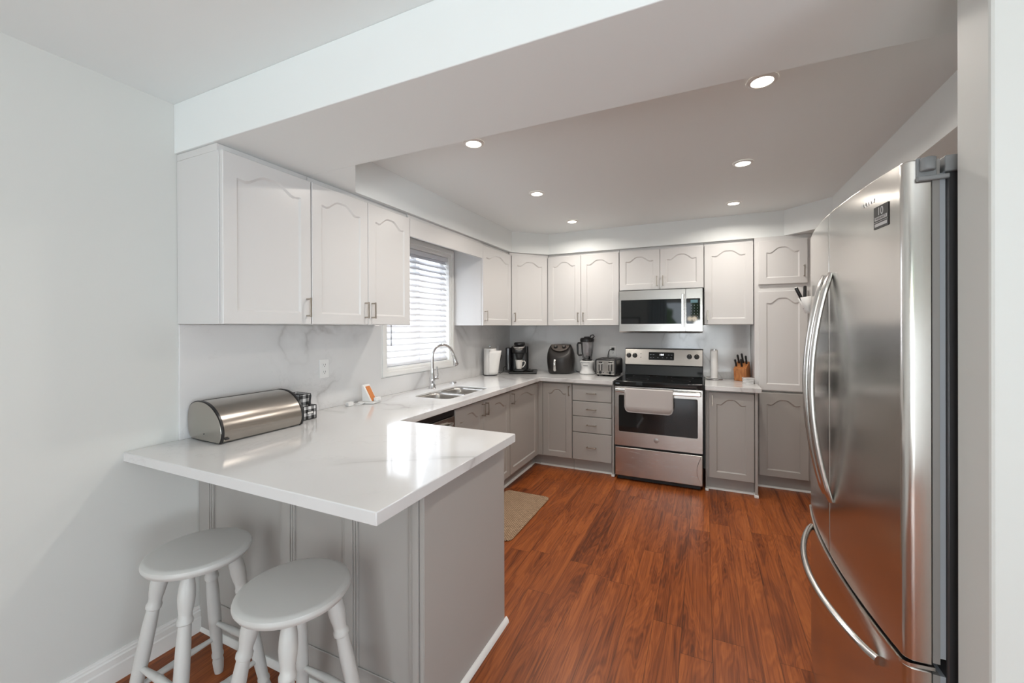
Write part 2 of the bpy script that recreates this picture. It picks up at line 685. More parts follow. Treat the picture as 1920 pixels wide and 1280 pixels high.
# blind
bl = thing('window_blind', 'white horizontal slat blind hanging in the window over the sink', 'blind', (-.035, -1.725, 1.10))
NS = 19
for i in range(NS):
    z = 1.146 + i * (2.005 - 1.146) / (NS - 1)
    bm = bmesh.new()
    n = 6
    up, dn = [], []
    tilt = math.radians(50)
    for k in range(n + 1):
        s = (k / n - .5) * .05
        c_ = .0028 * (1 - (2 * k / n - 1) ** 2)
        xx = -.036 + s * math.cos(tilt) + c_ * math.sin(tilt)
        zz = z - s * math.sin(tilt) + c_ * math.cos(tilt)
        for lst, dz in ((up, .0014), (dn, -.0014)):
            lst.append([bm.verts.new((xx, y, zz + dz)) for y in (WY0 + .016, WY1 - .016)])
    for k in range(n):
        bm.faces.new((up[k][0], up[k][1], up[k + 1][1], up[k + 1][0]))
        bm.faces.new((dn[k][0], dn[k + 1][0], dn[k + 1][1], dn[k][1]))
    for k in (0, n):
        bm.faces.new((up[k][0], dn[k][0], dn[k][1], up[k][1]))
    for e in (0, 1):
        bm.faces.new([up[k][e] for k in range(n + 1)] + [dn[k][e] for k in range(n, -1, -1)])
    obj('slat', bm, BLINDM, bl)
obj('headrail', B(-.062, -.008, WY0 + .012, WY1 - .012, 2.012, 2.048), BLINDM, bl, bevel=.003)
obj('bottom_rail', B(-.055, -.020, WY0 + .016, WY1 - .016, 1.114, 1.130), BLINDM, bl, bevel=.003)
for y in (-2.03, -1.73, -1.42):
    bm = bmesh.new()
    tube(bm, [(-.014, y, 1.12), (-.014, y, 2.02)], .0012, 6)
    tube(bm, [(-.058, y, 1.12), (-.058, y, 2.02)], .0012, 6)
    obj('ladder_cord', bm, BLINDM, bl)
bm = bmesh.new()
tube(bm, [(-.004, -2.085, 1.27), (-.004, -2.085, 2.02)], .004, 8)
obj('tilt_wand', bm, GREYP, bl)


# ------------------------------------------------------------------ cabinets
def arch_pts(u0, u1, z, A, n=18):
    out = []
    for k in range(n + 1):
        t = k / n
        s = min(t, 1 - t)
        q = min(max((s - .11) / .31, 0), 1)
        h = A * (q * q * (3 - 2 * q)) - .10 * A * math.exp(-((s - .13) / .06) ** 2)
        out.append((u0 + (u1 - u0) * t, z + h))
    return out


def door_bm(u0, u1, z0, z1, yf, arch=True, t=.02, fw=.058, A=None):
    """raised-frame door; front plane y = yf, facing -y"""
    bm = bmesh.new()
    g = .0015
    u0 += g
    u1 -= g
    c = .003

    def V(x, y, z):
        return bm.verts.new((x, y, z))
    fw = min(fw, (u1 - u0) * .19)
    if A is None:
        A = min(.042, (u1 - u0) * .13)
    a0, a1, b0 = u0 + fw, u1 - fw, z0 + fw * .95
    zt = z1 - fw - (A if arch else 0)
    n = 18
    top = arch_pts(a0, a1, zt, A if arch else 0, n)
    off = .009
    top2 = arch_pts(a0 + off, a1 - off, zt - off, A if arch else 0, n)
    yo, yi = yf, yf + .0075
    o_ = [V(u0 + c, yo, z0 + c), V(u1 - c, yo, z0 + c), V(u1 - c, yo, z1 - c), V(u0 + c, yo, z1 - c)]
    s_ = [V(u0, yo + c, z0), V(u1, yo + c, z0), V(u1, yo + c, z1), V(u0, yo + c, z1)]
    k_ = [V(u0, yf + t, z0), V(u1, yf + t, z0), V(u1, yf + t, z1), V(u0, yf + t, z1)]
    for i in range(4):
        j = (i + 1) % 4
        bm.faces.new((o_[i], o_[j], s_[j], s_[i]))
        bm.faces.new((s_[i], s_[j], k_[j], k_[i]))
    bm.faces.new(k_)
    ib = [V(a0, yo, b0), V(a1, yo, b0)]
    it = [V(x, yo, z) for x, z in top]
    jb_ = [V(a0 + off, yi, b0 + off), V(a1 - off, yi, b0 + off)]
    jt = [V(x, yi, z) for x, z in top2]
    ot = [V(x, yo, z1 - c) for x, z in top]
    bm.faces.new((o_[0], o_[1], ib[1], ib[0]))
    bm.faces.new((o_[1], o_[2], ot[-1], it[-1], ib[1]))
    bm.faces.new((o_[0], ib[0], it[0], ot[0], o_[3]))
    for k in range(n):
        bm.faces.new((it[k], it[k + 1], ot[k + 1], ot[k]))
        bm.faces.new((it[k], it[k + 1], jt[k + 1], jt[k]))
    bm.faces.new((ib[0], ib[1], jb_[1], jb_[0]))
    bm.faces.new((ib[0], jb_[0], jt[0], it[0]))
    bm.faces.new((ib[1], jb_[1], jt[-1], it[-1]))
    # flat panel with a shallow inner step
    bm.faces.new([jb_[0], jb_[1]] + list(reversed(jt)))
    return bm


def pull_bm(p0, p1, out, w=.008, d=.030):
    """square bar pull between p0 and p1, standing `d` off along `out`"""
    bm = bmesh.new()
    p0, p1, out = Vector(p0), Vector(p1), Vector(out)
    ax = (p1 - p0).normalized()
    sd = ax.cross(out).normalized()

    def brick(c0, c1, half1, half2, A1, A2):
        vs = []
        for cc in (c0, c1):
            for s1, s2 in ((-1, -1), (1, -1), (1, 1), (-1, 1)):
                vs.append(bm.verts.new(cc + A1 * half1 * s1 + A2 * half2 * s2))
        for f in ((3, 2, 1, 0), (4, 5, 6, 7), (0, 1, 5, 4), (1, 2, 6, 5), (2, 3, 7, 6), (3, 0, 4, 7)):
            bm.faces.new([vs[i] for i in f])
    brick(p0 + out * d, p1 + out * d, w / 2, w * .4, sd, out)
    for p_ in (p0 + ax * .006, p1 - ax * .006):
        brick(p_, p_ + out * (d - w * .35), w / 2, w / 2, sd, ax)
    return bm


def cabinet(name, label, org, rotz, w, depth, z0, z1, doors, m, group=None, cornice=False, toe=None, cat='cabinet',
            open_top=0):
    """local frame: x = width, front at y = -depth facing -y, z from 0 (=z0)"""
    t = thing(name, label, cat, (org[0], org[1], z0), rotz, group)
    H = z1 - z0
    zb0 = .115 if toe else 0
    bm = B(.0008, w - .0008, -depth + .022, -.002, zb0, open_top or H)
    if open_top:
        box(bm, .0008, w - .0008, -depth + .022, -depth + .04, open_top, H)
    obj('cabinet_body', bm, m, t, local=True, bevel=.0015)
    if cornice:
        obj('cornice', B(.001, w - .001, -depth + .032, -.002, H + .0005, H + ZS - ZT - .001), m, t, local=True, bevel=.002)
    if toe:
        obj('toe_kick', B(.001, w - .001, -depth + .068, -.002, 0.001, .1145), m, t, local=True)
        bm = bmesh.new()
        prism(bm, [(0, .001), (.014, .001), (.013, .008), (.008, .014), (0, .016)], .002, w - .002,
              Matrix(((0, 0, 1, 0), (-1, 0, 0, -depth + .068), (0, 1, 0, 0), (0, 0, 0, 1))))
        obj('shoe_moulding', bm, TRIM, t, local=True)
    for d in doors:
        u0, u1, a, b_, kind, h = d
        if kind == 'drawer':
            o = obj('drawer_front', B(u0 + .0015, u1 - .0015, -depth, -depth + .02, a - z0, b_ - z0), m, t, local=True, bevel=.004)
            uc, zc = (u0 + u1) / 2, (a + b_) / 2 - z0
            obj('handle', pull_bm((uc - .048, -depth, zc), (uc + .048, -depth, zc), (0, -1, 0)), NICKEL, o, local=True, bevel=.001)
        else:
            o = obj('door', door_bm(u0, u1, a - z0, b_ - z0, -depth), m, t, local=True, smooth=20)
            if h:
                side, zc = h
                uc = u0 + .028 if side == 'L' else u1 - .028
                obj('handle', pull_bm((uc, -depth, zc - z0 - .048), (uc, -depth, zc - z0 + .048), (0, -1, 0)), NICKEL, o,
                    local=True, bevel=.001)
    return t


HZ = ZB + .085
L90 = PI / 2
ug = 'white wall cabinets with arched doors'
cabinet('wall_cabinet', 'white single-door wall cabinet nearest the camera, above the bread box', (0, Y1), L90, Y2 - Y1 - .001, DU, ZB, ZT,
        [(.004, Y2 - Y1 - .002, ZB, ZT, 'd', ('R', HZ))], UPPER, ug, True)
cabinet('wall_cabinet', 'white double-door wall cabinet left of the window over the sink', (0, Y2), L90, Y4 - Y2, DU, ZB, ZT,
        [(.001, Y3 - Y2, ZB, ZT, 'd', ('R', HZ)), (Y3 - Y2, Y4 - Y2 - .001, ZB, ZT, 'd', ('L', HZ))], UPPER, ug, True)
cabinet('wall_cabinet', 'white single-door wall cabinet right of the window, with brightly lit side', (0, Y5), L90, Y6 - Y5 - .002, DU, ZB, ZT,
        [(.001, Y6 - Y5 - .003, ZB, ZT, 'd', ('L', HZ))], UPPER, ug, True)
# diagonal corner cabinet
cc = thing('corner_cabinet', 'white diagonal corner wall cabinet above the coffee maker', 'cabinet', (0.001, -.001, ZB), 0, ug)
A_, B_ = Vector((DU, Y6 + .001)), Vector((X7 - .001, -DU))
bm = bmesh.new()
nrm = Vector((1, -1)).normalized() * .021
prism(bm, [(.002, -.002), (.002, Y6 + .002), (A_.x - .022, Y6 + .002), (A_.x - .012, A_.y + .012), (B_.x - .012, B_.y + .012), (X7 - .002, B_.y + .022), (X7 - .002, -.002)], ZB, ZT)
obj('cabinet_body', bm, UPPER, cc)
bm = bmesh.new()
prism(bm, [(.002, -.002), (.002, Y6 + .002), (A_.x - .022, Y6 + .002), (A_.x - .012, A_.y + .012), (B_.x - .012, B_.y + .012), (X7 - .002, B_.y + .022), (X7 - .002, -.002)], ZT + .0005, ZS - .001)
obj('cornice', bm, UPPER, cc)
wd = (B_ - A_).length
bm = door_bm(.003, wd - .003, ZB, ZT, 0)
MD = Matrix.Translation((A_.x, A_.y, 0)) @ Matrix.Rotation(math.atan2(B_.y - A_.y, B_.x - A_.x), 4, 'Z')
bmesh.ops.transform(bm, matrix=MD, verts=bm.verts)
dd = obj('door', bm, UPPER, cc, smooth=20)
bm = pull_bm((.031, 0, HZ - .048), (.031, 0, HZ + .048), (0, -1, 0))
bmesh.ops.transform(bm, matrix=MD, verts=bm.verts)
obj('handle', bm, NICKEL, dd, bevel=.001)

cabinet('wall_cabinet', 'white double-door wall cabinet above the air fryer and blender', (X7, 0), 0, X9 - X7 - .001, DU, ZB, ZT,
        [(.001, X8 - X7, ZB, ZT, 'd', ('R', HZ)), (X8 - X7, X9 - X7 - .003, ZB, ZT, 'd', ('L', HZ))], UPPER, ug, True)
xm = (X9 + X10) / 2
cabinet('wall_cabinet', 'short white double-door cabinet above the microwave', (X9, 0), 0, X10 - X9, DU, 1.768, ZT,
        [(.002, xm - X9, 1.770, ZT, 'd', ('R', 1.850)), (xm - X9, X10 - X9 - .002, 1.770, ZT, 'd', ('L', 1.850))], UPPER, ug, True)
cabinet('wall_cabinet', 'white single-door wall cabinet above the knife block', (X10, 0), 0, X11 - X10 - .002, DU, ZB, ZT,
        [(.002, X11 - X10 - .004, ZB, ZT, 'd', ('L', HZ))], UPPER, ug, True)
PD = .372
cabinet('pantry_cabinet', 'tall white pantry cabinet at right of back wall, two doors of different height', (X11, 0), 0, X12 - X11 + .02, PD, .848, ZT,
        [(.028, X12 - X11 - .010, 1.772, 2.146, 'd', ('R', 1.875)), (.028, X12 - X11 - .010, .858, 1.712, 'd', None)], UPPER, None, True)
cabinet('pantry_base_cabinet', 'taupe grey base cabinet under the tall white pantry, beside the fridge', (X11 + .005, 0), 0, X12 - X11 + .015, PD, 0, .846,
        [(.024, X12 - X11 - .010, .118, .838, 'd', None)], BASE, None, False, toe=True)

# cabinets over the fridge (right wall, front faces -X)
cabinet('wall_cabinet', 'white wall cabinet above the stainless fridge, mostly hidden', (3.40, -2.46), -L90, .90, .30, 1.835, ZT,
        [(.002, .45, 1.84, ZT, 'd', None), (.45, .898, 1.84, ZT, 'd', None)], UPPER, ug, True)

# valance over the sink
bm = B(DU - .020, DU - .001, Y4 + .001, Y5 - .001, 2.033, ZT + .001)
box(bm, DU - .052, DU - .0205, Y4 + .001, Y5 - .001, 2.10, ZS - .001)
o = obj('valance_board', bm, UPPER, bevel=.002)
tag(o, 'plain white valance board bridging the cabinets over the sink window', 'valance')

# base cabinets, left run
bz = 'grey base cabinets with arched doors'
DZ = .783
cabinet('base_cabinet', 'taupe double-door base cabinet under the sink', (0, -2.160), L90, 2.160 - 1.283, BD, 0, ZK - CT - .001,
        [(.002, .404, .118, .850, 'd', ('R', DZ)), (.404, .874, .118, .850, 'd', ('L', DZ))], BASE, bz, False, toe=True, open_top=.66)
cabinet('base_cabinet', 'taupe single-door base cabinet in the left run, nearest the inside corner', (0, -1.281), L90, 1.281 - .632, BD, 0, ZK - CT - .001,
        [(.002, .648, .118, .850, 'd', ('L', DZ))], BASE, bz, False, toe=True)
# back run
t = cabinet('base_cabinet', 'grey narrow single-door base cabinet left of the drawers', (.612, 0), 0, .966 - .612, BD, 0, ZK - CT - .001,
        [(.046, .352, .118, .850, 'd', ('R', DZ))], BASE, bz, False, toe=True)
ds = [.118, .386, .543, .690, .850]
bm = B(.588, .6095, -.6315, -.588, .116, ZK - CT - .002)
box(bm, .6095, .6565, -.6085, -.589, .116, ZK - CT - .002)
obj('corner_filler', bm, BASE, t, bevel=.001)
bm = B(.525, .5415, -.6315, -.5260, .001, .1145)
box(bm, .5415, .6125, -.5415, -.5260, .001, .1145)
obj('corner_toe_kick', bm, BASE, t)
bm = B(.542, .554, -.6315, -.5425, .001, .014)
box(bm, .554, .6125, -.5545, -.5425, .001, .014)
obj('shoe_moulding', bm, TRIM, t, bevel=.004)
t = cabinet('drawer_cabinet', 'grey base cabinet with four stacked drawers left of the range', (.967, 0), 0, 1.352 - .967, BD, 0, ZK - CT - .001,
            [(.002, .384, ds[i] + .003, ds[i + 1] - .003, 'drawer', None) for i in range(4)], BASE, None, False, toe=True)
obj('side_panel', B(1.353, 1.371, -BD + .008, -.002, .001, ZK - CT - .002), BASE, t, bevel=.001)
obj('shoe_moulding', B(1.346, 1.377, -BD - .006, -BD + .070, .001, .020), TRIM, t, bevel=.003)
t = cabinet('base_cabinet', 'taupe single-door base cabinet between the range and the pantry', (2.160, 0), 0, 2.520 - 2.160, BD, 0, ZK - CT - .001,
            [(.016, .358, .118, .850, 'd', ('L', DZ))], BASE, bz, False, toe=True)
obj('side_panel', B(2.521, 2.541, -BD - .004, -.002, .001, ZK - CT - .002), BASE, t, bevel=.001)
obj('side_panel', B(2.1525, 2.1595, -BD + .004, -.002, .001, ZK - CT - .002), BASE, t, bevel=.001)
obj('shoe_moulding', B(2.514, 2.546, -BD - .018, -.53, .001, .022), TRIM, t, bevel=.003)
obj('shoe_moulding', B(2.148, 2.175, -BD - .008, -.545, .001, .020), TRIM, t, bevel=.003)

# dishwasher
dw = thing('dishwasher', 'stainless dishwasher with bowed handle, half hidden behind the peninsula', 'dishwasher', (.3, -2.46, 0))
obj('dishwasher_body', B(.02, .585, -2.755, -2.164, .002, .864), BLACKM, dw)
obj('dishwasher_door', B(.586, .612, -2.752, -2.166, .11, .812), STEEL, dw, bevel=.003)
obj('control_strip', B(.586, .606, -2.752, -2.166, .815, .862), BLACK, dw, bevel=.003)
bm = bmesh.new()
tube(bm, [(.612 + .045 * math.sin(PI * k / 14) ** .6, -2.72 + .52 * k / 14, .765) for k in range(15)], .011, 10)
obj('dishwasher_handle', bm, HSTEEL, dw)

# peninsula cabinet
pn = thing('peninsula', 'grey panelled peninsula base under the white bar counter', 'cabinet', (.64, -3.1, 0))
obj('cabinet_body', B(.003, XE - .016, YPA + .018, YPB, .002, ZK - CT - .002), BASE, pn)
obj('end_panel', B(XE - .0155, XE, YPA + .004, YPB + .004, .002, ZK - CT - .002), BASE, pn, bevel=.0015)
obj('back_panel', B(.003, XE - .016, YPA + .010, YPA + .0178, .002, ZK - CT - .002), BASE, pn)
obj('base_rail', B(.004, XE - .018, YPA + .004, YPA + .0097, .002, .150), BASE, pn, bevel=.002)
for x0, x1 in ((.004, .098), (.556, .640), (.906, .979), (1.219, 1.279)):
    bm = bmesh.new()
    w_ = x1 - x0
    e = .016 if x0 > .01 else 0
    box(bm, x0 + (.018 if e else 0), x1 - .018, YPA - .006, YPA + .0095, .152 if x0 > .01 else .002, ZK - CT - .002)
    if e:
        box(bm, x0, x0 + .007, YPA + .001, YPA + .0095, .152, ZK - CT - .002)
        box(bm, x0 + .009, x0 + .016, YPA - .002, YPA + .0095, .152, ZK - CT - .002)
    if x1 < 1.27:
        box(bm, x1 - .016, x1 - .009, YPA - .002, YPA + .0095, .152, ZK - CT - .002)
        box(bm, x1 - .007, x1, YPA + .001, YPA + .0095, .152, ZK - CT - .002)
    else:
        box(bm, x1 - .016, x1, YPA + .0005, YPA + .0038, .002, ZK - CT - .002)
    obj('batten', bm, BASE, pn, bevel=.001)
prof = [(0, .001), (.016, .001), (.015, .010), (.010, .020), (.004, .026), (0, .026)]
bm = bmesh.new()
prism(bm, prof, .017, XE, Matrix(((0, 0, 1, 0), (-1, 0, 0, YPA + .0038), (0, 1, 0, 0), (0, 0, 0, 1))))
obj('shoe_moulding', bm, TRIM, pn)
bm = bmesh.new()
prism(bm, prof, YPA - .010, YPB + .018, Matrix(((1, 0, 0, XE + .0005), (0, 0, 1, 0), (0, 1, 0, 0), (0, 0, 0, 1))))
obj('shoe_moulding', bm, TRIM, pn)
bm = B(.487, .507, YPA - .03, YPA + .003, ZK - CT - .016, ZK - CT - .002)
obj('bracket', bm, GREYP, pn, bevel=.003)

# ------------------------------------------------------------------ worktops
SX0, SX1, SY0, SY1 = .205, .525, -2.110, -1.500
sink_hole = rrect(SX0, SX1, SY0, SY1, .07, 7)
bm = bmesh.new()
outer = [(.001, YP1), (XP, YP1), (XP, YP2), (XC, YP2), (XC, YC), (X9 - .001, YC), (X9 - .001, -.001), (.001, -.001)]
faucet_hole = []
prism(bm, outer, ZK - CT, ZK, holes=[sink_hole])
wt_ = obj('worktop', bm, MARBLE, bevel=.003, smooth=20)
tag(wt_, 'long white veined quartz worktop with peninsula bar and sink cut-out', 'countertop')
bm = bmesh.new()
prism(bm, [(X10 + .006, YC - .004), (X11 + .022, YC - .004), (X11 + .022, -PD - .001), (X11 - .001, -PD - .001), (X11 - .001, -.001), (X10 + .006, -.001)], ZK - CT, ZK)
tag(obj('worktop', bm, MARBLE, bevel=.003), 'short white quartz worktop between the range and the pantry, under the knife block', 'countertop')

# backsplash slabs
bm = bmesh.new()
prism(bm, [(Y1 + .002, ZK + .0005), (-.014, ZK + .0005), (-.014, ZB - .001), (Y5, ZB - .001), (-1.2455, ZB - .001), (-1.2455, 1.0395), (-2.2135, 1.0395), (-2.2135, ZB - .001), (Y1 + .002, ZB - .001)], .0005, .013, MYZ)
tag(obj('backsplash', bm, MARBLE, smooth=0, bevel=.001), 'white veined quartz backsplash along the left wall under the window', 'backsplash')
bm = B(.0135, X11 - .001, -.013, -.0005, ZK + .0005, ZB - .001)
tag(obj('backsplash', bm, MARBLE, smooth=0), 'white veined quartz backsplash on the back wall behind the range', 'backsplash')


# sink
def bowl(x0, x1, y0, y1, r, zt, depth):
    bm = bmesh.new()
    lv = [(0, zt), (.004, zt - .02), (.012, zt - depth + .03), (.03, zt - depth + .008), (.055, zt - depth)]
    rings = []
    for ins, z in lv:
        pts = rrect(x0 + ins, x1 - ins, y0 + ins, y1 - ins, max(r - ins * .5, .012), 6)
        rings.append([bm.verts.new((a, b_, z)) for a, b_ in pts])
    for a, b_ in zip(rings, rings[1:]):
        n = len(a)
        for i in range(n):
            j = (i + 1) % n
            bm.faces.new((a[i], a[j], b_[j], b_[i]))
    bm.faces.new(rings[-1])
    return bm


sk = thing('sink', 'stainless double-bowl undermount sink below the window', 'sink', (.365, -1.8, ZK - .21))
ym = -1.80
for a, b_, dp in ((SY0 + .0012, ym - .011, .19), (ym + .011, SY1 - .0012, .19)):
    k = obj('bowl', bowl(SX0 + .0012, SX1 - .0012, a, b_, .069, ZK - .012, dp), SINKS, sk, solid=-.0015)
    bm = bmesh.new()
    lathe(bm, [(0, 0), (.040, 0), (.043, .003), (.036, .004), (.030, .002), (0, .002)], ((SX0 + SX1) / 2, (a + b_) / 2, ZK - .012 - dp + .0005), 24)
    obj('drain', bm, CHROME, k)
bm = bmesh.new()
prism(bm, rrect(SX0 + .0012, SX1 - .0012, SY0 + .0012, SY1 - .0012, .069, 7), ZK - .0155, ZK - .012,
      holes=[rrect(SX0 + .0035, SX1 - .0035, SY0 + .0035, ym - .012, .066, 7), rrect(SX0 + .0035, SX1 - .0035, ym + .012, SY1 - .0035, .066, 7)])
obj('rim', bm, SINKS, sk, smooth=20)

# faucet
fc = thing('faucet', 'tall chrome pull-down gooseneck faucet behind the sink', 'faucet', (.118, -1.735, ZK))
FX, FY = .118, -1.735
bm = bmesh.new()
lathe(bm, [(.030, 0), (.031, .004), (.027, .012), (.022, .045), (.024, .06), (.024, .085), (.019, .10), (.015, .14), (.0125, .17)], (FX, FY, ZK), 28)
pts = [(FX, FY, ZK + .16), (FX, FY, ZK + .26)]
dr = Vector((.55, .83, 0)).normalized()
rr = .092
for k in range(15):
    a = PI * k / 14 * .94
    pts.append(Vector((FX, FY, ZK + .265)) + dr * (rr * (1 - math.cos(a))) + Vector((0, 0, rr * math.sin(a))))
tube(bm, pts, .0125, 16)
obj('spout', bm, CHROME, fc)
p_end = Vector(pts[-1])
dwn = (Vector(pts[-1]) - Vector(pts[-2])).normalized()
bm = bmesh.new()
tube(bm, [p_end - dwn * .005, p_end + dwn * .012, p_end + dwn * .03, p_end + dwn * .075, p_end + dwn * .098, p_end + dwn * .104], [.0135, .0150, .0155, .0205, .0225, .020], 18)
sh = obj('spray_head', bm, CHROME, fc)
bm = bmesh.new()
lathe(bm, [(0, 0), (.016, 0), (.0165, .003), (0, .0035)], (0, 0, 0), 18)
bmesh.ops.transform(bm, matrix=Matrix.Translation(p_end + dwn * .1045) @ dwn.to_track_quat('Z', 'Y').to_matrix().to_4x4(), verts=bm.verts)
obj('nozzle', bm, BLACK, sh)
bm = bmesh.new()
tube(bm, [(FX, FY, ZK + .075), (FX + .02, FY + .045, ZK + .08), (FX + .021, FY + .048, ZK + .082)], [.014, .015, .012], 14)
tube(bm, [(FX + .018, FY + .04, ZK + .085), (FX + .018, FY + .05, ZK + .11), (FX + .012, FY + .052, ZK + .15), (FX + .004, FY + .055, ZK + .175)], [.009, .007, .006, .008], 12)
obj('lever', bm, CHROME, fc)
bm = bmesh.new()
lathe(bm, [(.030, 0), (.031, .010), (.029, .016), (.020, .021), (0, .022)], (.112, -1.415, ZK), 28)
tag(obj('sink_button', bm, CHROME), 'small round chrome air-switch button beside the faucet', 'sink accessory')


# ------------------------------------------------------------------ wall outlets
def outlet(name, label, M, plug=False):
    t = thing(name, label, 'outlet', M @ Vector((0, 0, 0)))
    bm = bmesh.new()
    prism(bm, rrect(-.035, .035, -.057, .057, .004, 3), 0, .005, M)
    obj('cover_plate', bm, WHITEP, t, bevel=.0015)
    for s in (1, -1):
        bm = bmesh.new()
        prism(bm, rrect(-.0165, .0165, s * .0215 - .0145, s * .0215 + .0145, .004, 3), .005, .0065, M)
        k = obj('socket', bm, WHITEP, t)
        bm = bmesh.new()
        prism(bm, [(-.008, s * .0215 - .002), (-.006, s * .0215 - .002), (-.006, s * .0215 + .008), (-.008, s * .0215 + .008)], .0064, .0069, M)
        prism(bm, [(.006, s * .0215 - .002), (.008, s * .0215 - .002), (.008, s * .0215 + .008), (.006, s * .0215 + .008)], .0064, .0069, M)
        prism(bm, rrect(-.0025, .0025, s * .0215 - .010, s * .0215 - .005, .002, 3), .0064, .0069, M)
        obj('socket_slots', bm, BRASSY, k)
    return t


outlet('wall_outlet', 'white double outlet on the marble backsplash above the bread box', Matrix.Translation((.0135, -2.715, 1.158)) @ MYZ)
outlet('wall_outlet', 'white double outlet behind the toaster, with a black plug in it', Matrix.Translation((1.247, -.0135, 1.150)) @ MXZ)

# ------------------------------------------------------------------ recessed ceiling lights
rl = thing('recessed_light', '', 'ceiling light', (0, 0, ZC), 0, 'recessed kitchen ceiling lights')
bm = bmesh.new()
lathe(bm, [(.040, -.001), (.041, -.0075), (.052, -.007), (.057, -.0035), (.058, -.0005)], (0, 0, 0), 36, cap=False)
obj('trim_ring', bm, TRIM, rl, local=True)
bm = bmesh.new()
lathe(bm, [(0, -.0058), (.040, -.0055), (.0405, -.001)], (0, 0, 0), 36, cap=False)
obj('lens', bm, LAMP, rl, local=True)
ld = bpy.data.lights.new('recessed_lamp', 'AREA')
ld.shape = 'DISK'
ld.size = .085
ld.spread = math.radians(160)
ld.energy = 4.4
ld.color = (1, .93, .85)
lo = bpy.data.objects.new('recessed_lamp', ld)
C.objects.link(lo)
lo.parent = rl
lo.location = (0, 0, -.011)
LBL = {(0, 0): 'recessed ceiling light nearest the beam, left row', (1, 0): 'recessed ceiling light nearest the beam in the right row, closest to the fridge',
       (0, 1): 'recessed ceiling light in the left row, middle one', (1, 1): 'recessed ceiling light in the right row, middle one',
       (0, 2): 'recessed ceiling light in the left row, farthest, near the corner cabinet', (1, 2): 'recessed ceiling light in the right row, farthest from the beam'}
first = True
for i, x in enumerate((1.014, 2.361)):
    for j, y in enumerate((-2.596, -1.66, -.752)):
        r_ = rl if first else copy_tree(rl)
        first = False
        r_.location = (x, y, ZC - .0002)
        for q_ in r_.children:
            if q_.type == '    ':
                q_.data = q_.data.copy()
                q_.data.energy = (6.0, 6.8, 3.6)[j]
        r_['label'] = LBL[(i, j)]

# ------------------------------------------------------------------ range
rg = thing('range', 'stainless electric range with black glass cooktop against the back wall', 'stove', (1.757, -.35, 0))
RX0, RX1 = 1.388, 2.132
obj('range_body', B(RX0, RX1, -.632, -.02, .03, .872), BLACKM, rg, bevel=.003)
bm = bmesh.new()
for x in (RX0 + .04, RX1 - .04):
    for y in (-.60, -.08):
        lathe(bm, [(.018, 0.0005), (.018, .01), (.008, .012), (.008, .032)], (x, y, 0), 12)
obj('feet', bm, BLACKM, rg)
ct = obj('cooktop', B(RX0 - .006, RX1 + .006, -.684, -.095, .874, .917), BGLASS, rg, bevel=.008, segs=3)
bm = bmesh.new()
for x, y, r in ((1.57, -.50, .100), (1.95, -.50, .080), (1.57, -.24, .080), (1.95, -.24, .100), (1.76, -.20, .05)):
    for k in range(48):
        a, b_ = 2 * PI * k / 48, 2 * PI * (k + 1) / 48
        bm.faces.new([bm.verts.new((x + q * math.cos(t_), y + q * math.sin(t_), .9174)) for q, t_ in ((r, a), (r, b_), (r - .002, b_), (r - .002, a))])
obj('burner_rings', bm, DARKG, ct)
faint_mark('cooktop_marking', 7, .008, face_y(1.42, -.6845, .893), LEDG, ct)
# backguard
MBK = Matrix(((0, 0, 1, 0), (1, 0, 0, 0), (0, 1, 0, 0), (0, 0, 0, 1)))
bm = bmesh.new()
prism(bm, [(-.02, .87), (-.095, .87), (-.098, .90), (-.078, 1.012), (-.112, 1.018), (-.075, 1.186), (-.02, 1.186)], RX0, RX1, MBK)
bk = obj('backguard', bm, BLACK, rg, bevel=.003)


def slant(x, z, off=.0):     # point on the tilted control face
    f_ = (z - 1.022) / (1.182 - 1.022)
    y = -.1135 + f_ * .0355
    return Vector((x, y - off, z - off * .2))


th = math.atan2(.0355, .160)
bm = bmesh.new()
MS = Matrix.Translation((0, -.1135, 1.022)) @ Matrix.Rotation(-th, 4, 'X') @ MXZ
prism(bm, rrect(RX0 + .004, RX1 - .004, 0, .160, .006, 3), .0, .004, MS)
cp = obj('control_panel', bm, STEEL, bk, bevel=.001)
bm = bmesh.new()
prism(bm, rrect(1.625, 1.868, .050, .130, .008, 4), .0042, .0052, MS)
dp = obj('display', bm, BGLASS, rg)
MT = MS @ Matrix.Translation((0, 0, .0056))
text('clock_digits', '10:0', .024, MT @ Matrix.Translation((1.750, .104, 0)), DIGIT, dp, .0002)
for x, y, s, w_ in ((1.645, .104, '    ', 1), (1.672, .104, '    ', 1), (1.645, .075, '    ', 1), (1.672, .075, '   ', 1), (1.715, .075, '   ', 1), (1.760, .075, '   ', 1),
                    (1.800, .075, '   ', 1), (1.818, .104, '    ', 1), (1.845, .104, '    ', 1), (1.840, .075, '    ', 1)):
    faint_mark('key_label', len(s), .006, MT @ Matrix.Translation((x, y, 0)), LEDG, dp)
bm = bmesh.new()
prism(bm, [(RX0 + .004, .905), (RX1 - .004, .905), (RX1 - .004, 1.010), (RX0 + .004, 1.010)], 0, .003,
      Matrix.Translation((0, -.0985, 0)) @ Matrix(((1, 0, 0, 0), (0, .178, -1, -.161), (0, 1, .178, 0), (0, 0, 0, 1))))
obj('splash_glass', bm, BGLASS, rg)
